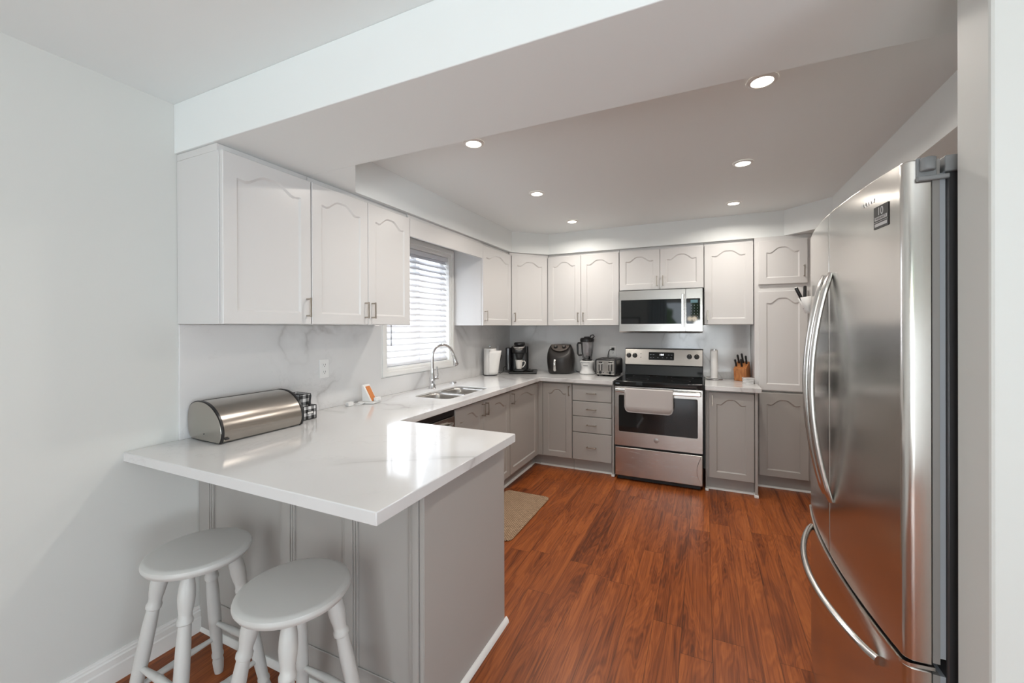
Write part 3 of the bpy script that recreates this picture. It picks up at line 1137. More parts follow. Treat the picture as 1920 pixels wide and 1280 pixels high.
for x in (1.428, 1.488, 2.009, 2.076):
    bm = bmesh.new()
    lathe(bm, [(.024, 0), (.024, .004), (.020, .008), (.0185, .022), (.016, .024), (0, .024)], (0, 0, 0), 28)
    box(bm, -.004, .004, -.019, .019, .012, .030)
    bmesh.ops.transform(bm, matrix=MS @ Matrix.Translation((x, .092, .0045)), verts=bm.verts)
    k = obj('knob', bm, BLACK, rg, bevel=.001)
    bm = bmesh.new()
    box(bm, -.0008, .0008, .006, .017, .0303, .0307)
    bmesh.ops.transform(bm, matrix=MS @ Matrix.Translation((x, .092, .0045)), verts=bm.verts)
    obj('pointer', bm, WHITEP, k)
bm = bmesh.new()
for z in (.075, .112):
    lathe(bm, [(.0035, 0), (.0035, .0015), (0, .0017)], (1.548, z, .0045), 10)
bmesh.ops.transform(bm, matrix=MS, verts=bm.verts)
obj('indicator_lights', bm, BLACK, rg)
# oven door
od = bmesh.new()
prism(od, rrect(RX0 + .002, RX1 - .002, .325, .866, .006, 3), .640, .672, MXZ, holes=[list(reversed(rrect(1.428, 2.092, .452, .786, .012, 4)))])
odo = obj('oven_door', od, STEEL, rg, bevel=.003, smooth=25)
obj('oven_window', B(1.424, 2.096, -.670, -.642, .448, .790), BGLASS, odo)
bm = bmesh.new()
prism(bm, rrect(RX0 + .012, RX1 - .012, .815, .850, .012, 4), .700, .722, MXZ)
oh = obj('oven_handle', bm, HSTEEL, rg, bevel=.007, segs=3)
for x in (RX0 + .03, RX1 - .055):
    obj('handle_bracket', B(x, x + .025, -.700, -.672, .818, .846), HSTEEL, oh, bevel=.002)
bm = bmesh.new()
lathe(bm, [(.020, 0), (.020, .002), (.017, .003), (0, .003)], (0, 0, 0), 30)
bmesh.ops.transform(bm, matrix=Matrix.Translation((1.755, -.6722, .398)) @ MXZ, verts=bm.verts)
lg = obj('round_badge', bm, mat('badge_grey', (.30, .29, .28), .35, 1), rg)
bm = bmesh.new()
for k in range(40):
    a, b_ = 2 * PI * k / 40, 2 * PI * (k + 1) / 40
    bm.faces.new([bm.verts.new((1.755 + q * math.cos(t_), -.6756, .398 + q * math.sin(t_))) for q, t_ in ((.016, a), (.016, b_), (.0145, b_), (.0145, a))])
obj('badge_ring', bm, HSTEEL, lg)
text('badge_letters', 'GE', .017, face_y(1.755, -.6757, .398), HSTEEL, lg, .0002)
# drawer with scooped right edge
bm = bmesh.new()
prism(bm, rrect(RX0 + .004, RX1 - .004, .045, .306, .006, 3), .640, .664, MXZ)
dr_ = obj('storage_drawer', bm, STEEL, rg, bevel=.004)
bm = bmesh.new()
pts = []
for k in range(17):
    t_ = k / 16
    pts.append((RX1 - .012 - .036 * math.sin(PI * t_), .302 - .25 * t_))
bmesh_poly = pts + [(RX1 - .005, .052), (RX1 - .005, .302)]
prism(bm, bmesh_poly, .662, .672, MXZ)
obj('drawer_edge_moulding', bm, STEEL, dr_, bevel=.003)
obj('kick_shadow_panel', B(RX0 + .02, RX1 - .02, -.62, -.60, .004, .044), BLACKM, rg)


# towel hung on the handle
def cloth_towel():
    bm = bmesh.new()
    n, mz = 26, 22
    x0, x1 = 1.490, 1.899
    # path of the towel section: behind, over the bar, down in front
    sec = [(-.693, .72), (-.694, .80), (-.697, .845), (-.706, .857), (-.715, .857), (-.7245, .850), (-.726, .80), (-.7265, .745), (-.727, .70), (-.728, .645)]
    g = []
    for i in range(n + 1):
        u = i / n
        x = x0 + (x1 - x0) * u
        row = []
        e = min(u, 1 - u) * (x1 - x0)
        rad = .045
        for j, (y, z) in enumerate(sec):
            zz = z
            if j >= 6:
                low = .645 + (rad - math.sqrt(max(rad * rad - (rad - e) ** 2, 0)) if e < rad else 0)
                f_ = (.80 - z) / (.80 - .645)
                zz = .80 - (.80 - low) * f_
            wv = .0012 * math.sin(u * 9 + j * .5) * (1 if j > 5 else .3)
            row.append(bm.verts.new((x, y + wv, zz)))
        g.append(row)
    for i in range(n):
        for j in range(len(sec) - 1):
            bm.faces.new((g[i][j], g[i + 1][j], g[i + 1][j + 1], g[i][j + 1]))
    return bm


TOWM = painted('towel_cloth', (.50, .47, .455), .9, 300, .3)
tw = thing('dish_towel', 'flat light grey towel with rounded corners hanging on the oven handle', 'towel', (1.69, -.71, .645))
obj('towel_cloth', cloth_towel(), TOWM, tw, solid=.0035)
bm = bmesh.new()
bp_ = []
for k in range(41):
    u = k / 40
    x = 1.490 + .409 * u
    e = min(u, 1 - u) * .409
    low = .645 + (.045 - math.sqrt(max(.045 ** 2 - (.045 - e) ** 2, 0)) if e < .045 else 0)
    bp_.append((x, -.7285, low))
bp_ = [(1.490, -.7275, .82)] + bp_ + [(1.899, -.7275, .82)]
tube(bm, bp_, .0028, 6)
obj('piped_edge', bm, mat('towel_piping', (.38, .36, .35), .8), tw)

# ------------------------------------------------------------------ microwave
mw = thing('microwave', 'stainless over-the-range microwave with black glass door', 'microwave', (1.757, -.2, 1.362))
obj('microwave_body', B(1.387, 2.130, -.375, -.015, 1.366, 1.764), BLACKM, mw, bevel=.003)
MF = .415
bm = bmesh.new()
prism(bm, rrect(1.387, 1.988, 1.366, 1.758, .004, 3), .378, MF - .008, MXZ, holes=[list(reversed(rrect(1.403, 1.978, 1.436, 1.668, .003, 3)))])
md = obj('microwave_door', bm, STEEL, mw, bevel=.003)
obj('door_glass', B(1.402, 1.979, -MF + .009, -.380, 1.435, 1.669), BGLASS, md)
bm = bmesh.new()
prism(bm, rrect(1.991, 2.130, 1.366, 1.758, .004, 3), .378, MF - .008, MXZ, holes=[list(reversed(rrect(1.994, 2.110, 1.436, 1.668, .003, 3)))])
mp_ = obj('control_panel', bm, STEEL, mw, bevel=.003)
obj('control_glass', B(1.993, 2.111, -MF + .009, -.380, 1.435, 1.669), BGLASS, mp_)
obj('display', B(2.030, 2.090, -MF + .0080, -MF + .0090, 1.628, 1.655), emis('display_blue', (.25, .5, .55), .28), mp_, smooth=0)
for r_i in range(6):
    for c_i in range(3):
        faint_mark('key_label', 1, .010, face_y(2.036 + c_i * .026, -MF + .0085, 1.605 - r_i * .026), LEDG, mp_)
bm = bmesh.new()
prism(bm, rrect(1.952, 1.976, 1.402, 1.712, .006, 3), .442, .456, MXZ)
mh = obj('microwave_handle', bm, HSTEEL, mw, bevel=.004)
for z in (1.425, 1.675):
    obj('handle_post', B(1.956, 1.972, -.442, -.407, z, z + .016), HSTEEL, mh)
obj('bottom_vent', B(1.41, 2.11, -.36, -.03, 1.348, 1.3655), BLACKM, mw, bevel=.003)
bm = bmesh.new()
prism(bm, [(-.378, 1.366), (-.407, 1.366), (-.400, 1.356), (-.378, 1.352)], 1.387, 2.130, MBK)
obj('lower_lip', bm, STEEL, mw)

# ------------------------------------------------------------------ fridge
fg = thing('refrigerator', 'large stainless french-door refrigerator with bowed handles at right', 'refrigerator', (2.95, -2.91, 0))
FY0, FY1, FYM = -3.362, -2.458, -2.908


def fx(y):
    return 2.548 - .036 * (1 - ((y + 2.910) / .452) ** 2)


def fprof(a, b_, ra, rb, back=2.594):
    """plan outline of a bowed door from y=a (near) to y=b (far), corner radii ra / rb"""
    out = []
    ya, yb = a + ra, b_ - rb
    for k in range(9):          # near corner
        t_ = PI / 2 * k / 8
        out.append((fx(ya) + ra - ra * math.sin(t_) + 0.0, ya - ra * math.cos(t_)))
    for k in range(1, 24):
        y = ya + (yb - ya) * k / 24
        out.append((fx(y), y))
    for k in range(9):
        t_ = PI / 2 * k / 8
        out.append((fx(yb) + rb - rb * math.cos(t_), yb + rb * math.sin(t_)))
    out.append((back, b_))
    out.append((back, a))
    return out


obj('fridge_body', B(2.618, 3.34, FY0 + .004, FY1 - .004, .03, 1.745), DARKG, fg, bevel=.004)
bm = bmesh.new()
for a, b_, z0, z1 in ((FY0, FYM - .003, .674, 1.772), (FYM + .003, FY1, .674, 1.772), (FY0, FY1, .06, .655)):
    pass
for a, b_, ra, rb, z0, z1, nm in ((FY0, FYM - .003, .020, .005, .674, 1.772, 'fridge_door'), (FYM + .003, FY1, .005, .020, .674, 1.772, 'fridge_door'),
                                  (FY0, FY1, .020, .020, .060, .660, 'freezer_drawer')):
    bm = bmesh.new()
    prism(bm, fprof(a, b_, ra, rb), z0, z1)
    o = obj(nm, bm, FSTEEL, fg, smooth=25, bevel=.003)
    if nm == 'fridge_door':
        ys = -2.945 if a == FY0 else -2.871
        bm = bmesh.new()
        hp = []
        xb = fx(ys)
        for k in range(29):
            t_ = k / 28
            hp.append((xb - .004 - .052 * math.sin(PI * t_) ** .85, ys, 1.577 - .721 * t_))
        tube(bm, hp, [.010 if 0 < k < 28 else .007 for k in range(29)], 14, flat=1.55, flat_axis=(1, 0, 0))
        obj('door_handle', bm, HSTEEL, o)
        if a == FY0:
            # round-cornered sticker with its wording
            yc, zc = -3.272, 1.674
            sx = Vector((fx(yc + .03) - fx(yc - .03), .06, 0)).normalized()     # +Y along the door
            rt = -sx                                                           # reading direction: toward -Y
            nn = Vector((-1, 0, 0)) - rt * rt.dot(Vector((-1, 0, 0)))
            nn.normalize()
            M_ = Matrix((rt, Vector((0, 0, 1)), nn)).transposed().to_4x4()
            M_.translation = Vector((fx(yc), yc, zc))
            M_.translation += nn * .0007
            bm = bmesh.new()
            prism(bm, [(-.032, -.027), (.032, -.027), (.032, .027), (-.032, .027)], 0, .0008, M_)
            st = obj('sticker', bm, mat('sticker_black', (.03, .03, .03), .4), o)
            st['label'] = 'black rectangular sticker reading 10 with white bars'
            WS = mat('sticker_white', (.6, .6, .6), .6)
            text('sticker_number', '10', .027, M_ @ Matrix.Translation((-.002, .013, .001)), WS, st, .0001)
            bm = bmesh.new()
            prism(bm, [(-.027, -.007), (.027, -.007), (.027, .0015), (-.027, .0015)], .0009, .0011, M_)
            prism(bm, [(-.030, -.0115), (.030, -.0115), (.030, -.0105), (-.030, -.0105)], .0009, .0011, M_)
            prism(bm, [(-.027, -.022), (.027, -.022), (.027, -.0145), (-.027, -.0145)], .0009, .0011, M_)
            obj('sticker_bars', bm, WS, st)
            DK = mat('sticker_ink', (.05, .05, .05), .5)
            text('sticker_words', 'WARRANTY', .0085, M_ @ Matrix.Translation((0, -.0028, .0013)), DK, st, .0001)
            bm = bmesh.new()
            M2 = M_.copy()
            M2.translation = Vector((fx(-3.21), -3.21, 1.722)) + nn * .001
            for q in range(5):
                prism(bm, rrect(-.030 + q * .013, -.022 + q * .013, -.005, .005, .002, 2), 0, .0012, M2)
            obj('raised_mark', bm, CHROME, o)
LINER = mat('door_liner_grey', (.30, .29, .28), .4, .3)
for a, b_, z0, z1 in ((FY0 + .002, FYM - .005, .680, 1.768), (FYM + .005, FY1 - .002, .680, 1.768), (FY0 + .002, FY1 - .002, .064, .656)):
    obj('door_liner', B(2.5942, 2.6062, a, b_, z0, z1), LINER, fg)
obj('gasket', B(2.6065, 2.6175, FY0 + .008, FYM - .006, .69, 1.738), GASKET, fg)
obj('gasket', B(2.6065, 2.6175, FYM + .006, FY1 - .008, .69, 1.738), GASKET, fg)
obj('gasket', B(2.6065, 2.6175, FY0 + .008, FY1 - .008, .07, .652), GASKET, fg)
bm = bmesh.new()
hp = []
for k in range(33):
    t_ = k / 32
    y = -3.262 + .675 * t_
    hp.append((fx(y) - .004 - .056 * math.sin(PI * t_) ** .75, y, .592 + .033 * t_))
tube(bm, hp, .0125, 14, flat=.8, flat_axis=(0, 0, 1))
obj('freezer_handle', bm, HSTEEL, fg)
bm = bmesh.new()
prism(bm, [(x_ - .006, y_) for x_, y_ in fprof(FY0 + .002, FY1 - .002, .02, .02)[:-2]] + [(2.60, FY1 - .006), (2.60, FY0 + .006)], .6605, .668)
obj('drawer_top_rail', bm, HSTEEL, fg, smooth=25)
bm = bmesh.new()
box(bm, 2.566, 2.600, FY0 - .003, FY0 + .03, 1.724, 1.774)
box(bm, 2.566, 2.618, FY0 - .012, FY0 - .002, 1.722, 1.732)
lathe(bm, [(.0125, 0), (.013, .026), (.012, .028), (0, .028)], (2.583, FY0 - .010, 1.742), 24)
box(bm, 2.612, 2.72, FY0 - .006, FY0 + .07, 1.738, 1.772)
hc = obj('hinge_cover', bm, GREYP, fg, bevel=.003)
obj('fridge_feet', B(2.66, 3.30, FY0 + .03, FY1 - .03, .001, .029), BLACKM, fg)

# magnetic marker cup on the far door
mc = thing('marker_holder', 'white magnetic marker cup stuck to the far fridge door', 'pen holder', (2.53, -2.515, 1.46))
bm = bmesh.new()
xf = fx(-2.548) - .0005
y0, y1 = -2.545, -2.490
vb = [(xf - .012, y0 + .014, 1.462), (xf - .012, y1 - .008, 1.462), (xf - .001, y1 - .008, 1.462), (xf - .001, y0 + .014, 1.462)]
vt = [(xf - .036, y0, 1.525), (xf - .036, y1, 1.525), (xf - .001, y1, 1.530), (xf - .001, y0, 1.530)]
a = [bm.verts.new(p) for p in vb]
b_ = [bm.verts.new(p) for p in vt]
bm.faces.new(a)
for i in range(4):
    bm.faces.new((a[i], a[(i + 1) % 4], b_[(i + 1) % 4], b_[i]))
obj('cup', bm, WHITEP, mc, solid=.002)
for q, (p0, p1) in enumerate((((xf - .022, -2.525, 1.505), (xf - .052, -2.545, 1.566)), ((xf - .015, -2.505, 1.48), (xf - .013, -2.500, 1.575)))):
    bm = bmesh.new()
    p0, p1 = Vector(p0), Vector(p1)
    d_ = (p1 - p0)
    tube(bm, [p0, p0 + d_ * .15, p0 + d_ * .16, p0 + d_ * .97, p1], [.0055, .0055, .0065, .0065, .005], 14)
    tag(obj('marker', bm, BLACK), ['black marker leaning out of the white cup on the fridge', 'black marker standing upright in the white cup on the fridge'][q], 'marker')

# ------------------------------------------------------------------ bar stools
stl = thing('bar_stool', '', 'stool', (0, 0, 0), 0, 'grey wooden bar stools at the peninsula')
SZ = .618
bm = bmesh.new()
SR = .163
prof = [(0, SZ - .034), (SR - .020, SZ - .034), (SR - .007, SZ - .029), (SR - .001, SZ - .020), (SR, SZ - .014), (SR - .003, SZ - .006), (SR - .010, SZ - .0015), (SR - .020, SZ), (0, SZ)]
lathe(bm, prof, (0, 0, 0), 56)
obj('seat', bm, STOOLM, stl, local=True)


def leg_point(k, z):
    a = math.radians(225 + 90 * k)
    f_ = z / .57
    r = .218 + (.108 - .218) * f_
    return Vector((r * math.cos(a), r * math.sin(a), z))


lp = [(0.001, .0150), (.020, .0175), (.055, .0195), (.075, .0165), (.080, .0205), (.090, .0205), (.095, .0175), (.16, .0200), (.27, .0220), (.37, .0210),
      (.430, .0185), (.434, .0230), (.444, .0235), (.451, .0200), (.464, .0195), (.485, .0230), (.512, .0255), (.540, .0240), (.565, .0200), (.587, .0190)]
for k in range(4):
    bm = bmesh.new()
    tube(bm, [leg_point(k, z) for z, r in lp], [r for z, r in lp], 18)
    obj('leg', bm, STOOLM, stl, local=True)
for (i, j, z) in ((0, 1, .235), (2, 3, .235), (1, 2, .165), (3, 0, .165)):
    a, b_ = leg_point(i, z), leg_point(j, z)
    bm = bmesh.new()
    tube(bm, [a.lerp(b_, s) for s in (0, .15, .42, .47, .5, .53, .58, .85, 1)], [.0085, .0095, .0125, .0125, .0145, .0125, .0125, .0095, .0085], 14)
    obj('rung', bm, STOOLM, stl, local=True)
s2 = copy_tree(stl)
stl.location = (.490, -3.671, 0)
stl['label'] = 'grey turned-leg wooden bar stool nearer the left wall'
s2.location = (.9985, -3.678, 0)
s2['label'] = 'grey turned-leg wooden bar stool standing in front, nearer the peninsula corner'

# ------------------------------------------------------------------ floor mat
bm = bmesh.new()
prism(bm, rrect(.595, .988, -2.095, -1.315, .045, 6), .0006, .009)
tag(obj('kitchen_mat', bm, RUGM, bevel=.003), 'brown woven rectangular mat on the floor in front of the sink cabinet', 'mat')

# ------------------------------------------------------------------ bread box
bb = thing('bread_box', 'stainless roll-top bread box with black rims on the worktop', 'bread box', (.13, -3.25, ZK))
BY0, BY1 = -3.462, -3.062


def bread_prof(s=0.0):
    pts = []
    ctrl = [(.030, ZK + .006), (.010, ZK + .03), (.001, ZK + .07), (.003, ZK + .12), (.022, ZK + .158), (.060, ZK + .176),
            (.105, ZK + .179), (.150, ZK + .172), (.195, ZK + .150), (.232, ZK + .115), (.252, ZK + .075), (.256, ZK + .040), (.246, ZK + .010), (.236, ZK + .002)]
    n = len(ctrl)
    for i in range(n - 1):
        p0, p1, p2, p3 = (Vector(ctrl[max(i - 1, 0)]), Vector(ctrl[i]), Vector(ctrl[i + 1]), Vector(ctrl[min(i + 2, n - 1)]))
        for k in range(4):
            t_ = k / 4
            q = .5 * ((2 * p1) + (p2 - p0) * t_ + (2 * p0 - 5 * p1 + 4 * p2 - p3) * t_ ** 2 + (3 * p1 - p0 - 3 * p2 + p3) * t_ ** 3)
            pts.append(q)
    pts.append(Vector(ctrl[-1]))
    c = Vector((.13, ZK + .085))
    out = []
    for q in pts:
        d_ = (q - c)
        out.append((q + d_.normalized() * s + Vector((.016, 0))).to_tuple())
    out = [(x, max(z, ZK + .001)) for x, z in out]
    return out


MBB = Matrix(((1, 0, 0, 0), (0, 0, 1, 0), (0, 1, 0, 0), (0, 0, 0, 1)))
bm = bmesh.new()
prism(bm, bread_prof(-.006), BY0 + .004, BY1 - .004, MBB)
obj('box_shell', bm, BSTEEL, bb, smooth=30)
for y0, y1 in ((BY0 - .001, BY0 + .009), (BY1 - .009, BY1 + .001)):
    bm = bmesh.new()
    prism(bm, bread_prof(0), y0, y1, MBB)
    rim = obj('rim', bm, BLACK, bb, smooth=30, bevel=.001)
    if y0 < -3.4:
        bm = bmesh.new()
        prism(bm, bread_prof(-.005), BY0 - .004, BY0 - .0012, MBB)
        ep = obj('end_panel', bm, BSTEEL, bb, smooth=30, bevel=.0015)
        bm = bmesh.new()
        lathe(bm, [(.0025, 0), (.0025, .0015), (0, .002)], (0, 0, 0), 10)
        bmesh.ops.transform(bm, matrix=Matrix.Translation((.145, BY0 - .004, ZK + .036)) @ MXZ, verts=bm.verts)
        obj('rivet', bm, BLACK, ep)
# roll-top lid: a slightly larger shell over the front two thirds
pr = bread_prof(-.0035)
front = [p for p in pr if p[0] > .085]
inner = [(p[0], p[1]) for p in bread_prof(-.0055) if p[0] > .085]
bm = bmesh.new()
prism(bm, front + list(reversed(inner)), BY0 + .010, BY1 - .010, MBB)
ldd = obj('roll_lid', bm, BSTEEL, bb, smooth=30)
p0 = front[0]
bm = bmesh.new()
tube(bm, [(p0[0] + .002, BY0 + .010, p0[1] + .0005), (p0[0] + .002, BY1 - .010, p0[1] + .0005)], .0022, 8)
obj('lid_edge', bm, BLACK, ldd)
bm = B(.262, .272, BY0 + .012, BY0 + .030, ZK + .018, ZK + .026)
obj('handle_tab', bm, BLACK, ldd, bevel=.002)

# gingham organiser behind the bread box
go = thing('desk_organizer', 'black and white gingham desk organizer behind the bread box', 'organizer', (.11, -2.955, ZK))
BLK = BLACKM
Y0g, Y1g = -2.985, -2.915
bm = bmesh.new()
for args in ((.030, .140, Y0g, Y0g + .003, ZK + .002, ZK + .135), (.030, .033, Y0g, Y1g, ZK + .002, ZK + .135),
             (.030, .140, Y1g - .003, Y1g, ZK + .002, ZK + .135), (.137, .140, Y0g, Y1g, ZK + .002, ZK + .135), (.031, .139, Y0g, Y1g, ZK + .002, ZK + .005)):
    box(bm, *args)
obj('rear_compartment', bm, GINGHAM, go)
bm = bmesh.new()
for args in ((.141, .184, Y0g - .010, Y0g - .007, ZK + .002, ZK + .075), (.181, .184, Y0g - .010, Y1g, ZK + .002, ZK + .075),
             (.141, .184, Y1g - .003, Y1g, ZK + .002, ZK + .075), (.141, .183, Y0g - .010, Y1g, ZK + .002, ZK + .005)):
    box(bm, *args)
fp = obj('front_pocket', bm, GINGHAM, go)
bm = bmesh.new()
for z in (ZK + .003, ZK + .075):
    tube(bm, [(.141, Y0g - .010, z), (.185, Y0g - .010, z), (.185, Y1g, z), (.141, Y1g, z)], .0018, 6)
for y in (Y0g - .010, Y1g):
    tube(bm, [(.185, y, ZK + .003), (.185, y, ZK + .075)], .0018, 6)
obj('black_binding', bm, BLK, fp)
bm = bmesh.new()
z = ZK + .135
tube(bm, [(.030, Y0g, z), (.141, Y0g, z), (.141, Y1g, z), (.030, Y1g, z), (.030, Y0g, z)], .0018, 6)
for x, y in ((.141, Y0g), (.141, Y1g)):
    tube(bm, [(x, y, ZK + .004), (x, y, z)], .0015, 6)
obj('black_binding', bm, BLK, go)
bm = bmesh.new()
prism(bm, rrect(-.020, .020, -.008, .008, .005, 3), .1852, .1865, Matrix.Translation((0, (Y0g + Y1g) / 2 - .004, ZK + .038)) @ MYZ)
lb = obj('label_frame', bm, BLK, fp)
bm = bmesh.new()
prism(bm, rrect(-.0175, .0175, -.0055, .0055, .004, 3), .1866, .1869, Matrix.Translation((0, (Y0g + Y1g) / 2 - .004, ZK + .038)) @ MYZ)
obj('label_paper', bm, PAPER, lb)
bm = bmesh.new()
a, b_ = Vector((.163, -2.950, ZK + .008)), Vector((.166, -2.936, ZK + .135))
d_ = b_ - a
tube(bm, [a, a + d_ * .1, a + d_ * .93, b_], [.002, .0055, .0055, .003], 12)
tag(obj('pen', bm, BLACK), 'black pen standing in the gingham organizer', 'pen')

# charging stand with orange face, plug and cable
ps = thing('charging_stand', 'small pale angled stand holding an orange-faced device on the worktop', 'stand', (.115, -2.43, ZK))
bm = bmesh.new()
MPh = Matrix.Translation((.115, -2.432, ZK + .0015)) @ Matrix.Rotation(math.radians(102), 4, 'Z') @ Matrix.Scale(1.2, 4)
prism(bm, [(-.040, -.045), (.040, -.045), (.046, .0), (.040, .050), (-.040, .050), (-.046, 0)], 0, .010)
bmesh.ops.transform(bm, matrix=MPh, verts=bm.verts)
obj('stand_base', bm, WHITEP, ps, bevel=.003)
bm = bmesh.new()
prism(bm, [(-.030, .010), (.026, .010), (-.022, .100), (-.036, .100)], -.030, .030, Matrix(((0, 0, 1, 0), (-1, 0, 0, 0), (0, 1, 0, 0), (0, 0, 0, 1))))
bmesh.ops.transform(bm, matrix=MPh, verts=bm.verts)
obj('stand_back', bm, WHITEP, ps, bevel=.004)
bm = bmesh.new()
dfv = Vector((0, -.026 - .022, .010 - .100)).normalized()
box(bm, -.020, .020, -.0015, .0015, 0, .088)
Mx = Matrix.Translation((0, -.026, .013)) @ Matrix.Rotation(-math.atan2(.048, .090), 4, 'X')
bmesh.ops.transform(bm, matrix=MPh @ Mx, verts=bm.verts)
oc = obj('orange_face', bm, ORANGE, ps, bevel=.0008)
oc['label'] = 'orange face plate'
bm = bmesh.new()
box(bm, -.012, .032, -.050, -.028, .010, .030)
bmesh.ops.transform(bm, matrix=MPh, verts=bm.verts)
obj('front_lip', bm, WHITEP, ps, bevel=.004)
pl = thing('usb_charger', 'white usb plug with coiled cable beside the orange-faced stand', 'charger', (.085, -2.555, ZK))
bm = bmesh.new()
box(bm, .070, .098, -2.600, -2.556, ZK + .001, ZK + .027)
obj('plug_body', bm, WHITEP, pl, bevel=.004)
bm = bmesh.new()
for x in (.079, .089):
    box(bm, x - .003, x + .003, -2.616, -2.600, ZK + .010, ZK + .0115)
obj('prongs', bm, CHROME, pl)
bm = bmesh.new()
cpts = []
for k in range(46):
    t_ = k / 45
    a = t_ * 2 * PI * 2.2
    cpts.append((.105 + .020 * math.cos(a) + .012 * t_, -2.525 + .026 * math.sin(a) + .02 * t_, ZK + .0035 + .014 * t_ * (1 if k % 2 else .97)))
cpts = [(.092, -2.557, ZK + .013)] + cpts
tube(bm, cpts, .0018, 6)
obj('cable', bm, WHITEP, pl)

# ------------------------------------------------------------------ paper towels (left corner)
ph = thing('paper_towel_holder', 'clear wire paper towel holder standing left of the coffee maker', 'paper towel holder', (.102, -.690, ZK))
bm = bmesh.new()
lathe(bm, [(.072, .0005), (.074, .002), (.074, .005), (.072, .006)], (.102, -.690, ZK), 36)
obj('holder_base', bm, DARKG, ph)
bm = bmesh.new()
tube(bm, [(.102, -.690, ZK + .005), (.102, -.690, ZK + .300)], .004, 10)
lathe(bm, [(0, 0), (.009, .004), (.009, .014), (0, .020)], (.102, -.690, ZK + .296), 16)
tube(bm, [(.178, -.652, ZK + .003), (.178, -.652, ZK + .302), (.172, -.652, ZK + .308), (.163, -.652, ZK + .302), (.163, -.652, ZK + .26)], .003, 8)
tube(bm, [(.172, -.652, ZK + .003), (.140, -.672, ZK + .004)], .003, 8)
obj('upright_rod', bm, glassy('clear_acrylic', (.9, .9, .92), .25), ph)
rl_ = thing('paper_towel_roll', 'white paper towel roll with a loose flared sheet, left of the coffee maker', 'paper towel', (.102, -.690, ZK + .006))
bm = bmesh.new()
lathe(bm, [(.020, .008), (.064, .007), (.066, .010), (.066, .276), (.064, .279), (.020, .279), (.020, .008)], (.102, -.690, ZK), 44, cap=False)
obj('roll', bm, PAPER, rl_)
bm = bmesh.new()
g = []
for i in range(13):
    u = i / 12
    row = []
    for j in range(9):
        v = j / 8
        z = ZK + .010 + v * .250
        a = math.radians(-75 + 105 * u)
        r = .068 + .001 * u
        x = .102 + r * math.cos(a) + (u ** 1.5) * (.012 + .050 * v)
        y = -.690 + r * math.sin(a) - (u ** 1.5) * .010 * v
        row.append(bm.verts.new((x, y, z - .006 * u * math.sin(v * 3))))
    g.append(row)
for i in range(12):
    for j in range(8):
        bm.faces.new((g[i][j], g[i + 1][j], g[i + 1][j + 1], g[i][j + 1]))
obj('loose_sheet', bm, PAPER, rl_, solid=.0008)

# ------------------------------------------------------------------ coffee maker
cx, cy, ca = .290, -.345, math.radians(20)


def place(bm, M):
    bmesh.ops.transform(bm, matrix=M, verts=bm.verts)
    return bm


MK = Matrix.Translation((cx, cy, ZK)) @ Matrix.Rotation(ca, 4, 'Z')
tr = thing('pod_storage_tray', 'flat black coffee pod tray under the coffee maker', 'storage tray', (cx, cy, ZK))
bm = bmesh.new()
box(bm, -.110, .190, -.150, .150, .002, .024)
obj('tray_body', place(bm, MK), BLACK, tr, bevel=.005)
bm = bmesh.new()
box(bm, -.10, .18, -.1525, -.1505, .006, .020)
obj('tray_front', place(bm, MK), BLACKM, tr, bevel=.001)
cm = thing('coffee_maker', 'black single-serve coffee maker with silver lid ring, in the corner', 'coffee maker', (cx, cy, ZK + .025))
bm = bmesh.new()
prism(bm, rrect(-.095, .095, -.010, .135, .035, 6), .026, .290)
obj('housing', place(bm, MK), BLACK, cm, bevel=.014, segs=4)
bm = bmesh.new()
prism(bm, rrect(-.080, .080, -.115, .060, .060, 8), .215, .300)
hd = obj('brew_head', place(bm, MK), BLACK, cm, bevel=.018, segs=4)
bm = bmesh.new()
lathe(bm, [(.060, .0), (.060, .008), (.050, .012), (.046, .006)], (0, 0, 0), 36, cap=False)
obj('silver_ring', place(bm, MK @ Matrix.Translation((0, -.075, .285)) @ Matrix.Rotation(math.radians(32), 4, 'X')), HSTEEL, hd)
bm = bmesh.new()
prism(bm, rrect(-.062, .062, -.070, .090, .05, 6), .298, .334)
obj('lid', place(bm, MK), BLACK, hd, bevel=.012, segs=3)
bm = bmesh.new()
tube(bm, [(-.060, -.105, .290), (-.045, -.128, .283), (0, -.137, .279), (.045, -.128, .283), (.060, -.105, .290)], .009, 10)
obj('lid_handle', place(bm, MK), HSTEEL, hd)
bm = bmesh.new()
lathe(bm, [(.020, -.060), (.034, -.045), (.046, 0), (.046, .012)], (0, -.062, .205), 28)
obj('nozzle', place(bm, MK), BLACKM, cm)
bm = bmesh.new()
prism(bm, rrect(-.066, .066, -.135, -.005, .03, 6), .026, .046)
dt = obj('drip_tray', place(bm, MK), BLACK, cm, bevel=.005)
bm = bmesh.new()
for q in range(7):
    box(bm, -.045 + q * .014, -.040 + q * .014, -.115, -.03, .0462, .0472)
obj('tray_grille', place(bm, MK), DARKG, dt)
bm = bmesh.new()
prism(bm, rrect(-.158, -.098, -.030, .125, .02, 5), .026, .275)
obj('water_tank', place(bm, MK), mat('smoky_tank', (.03, .03, .035), .12), cm, bevel=.008, segs=3)
bm = bmesh.new()
tube(bm, [(.12, -.45, ZK + .20), (.10, -.46, ZK + .12), (.10, -.50, ZK + .05), (.11, -.53, ZK + .018), (.14, -.53, ZK + .006), (.16, -.50, ZK + .02), (.15, -.46, ZK + .06), (.16, -.42, ZK + .08)], .004, 8)
obj('power_cord', bm, BLACKM, cm)
mg = thing('coffee_mug', 'white mug standing on the coffee maker drip tray', 'mug', (.33, -.44, ZK + .048))
MM = MK @ Matrix.Translation((-.004, -.068, .0475))
bm = bmesh.new()
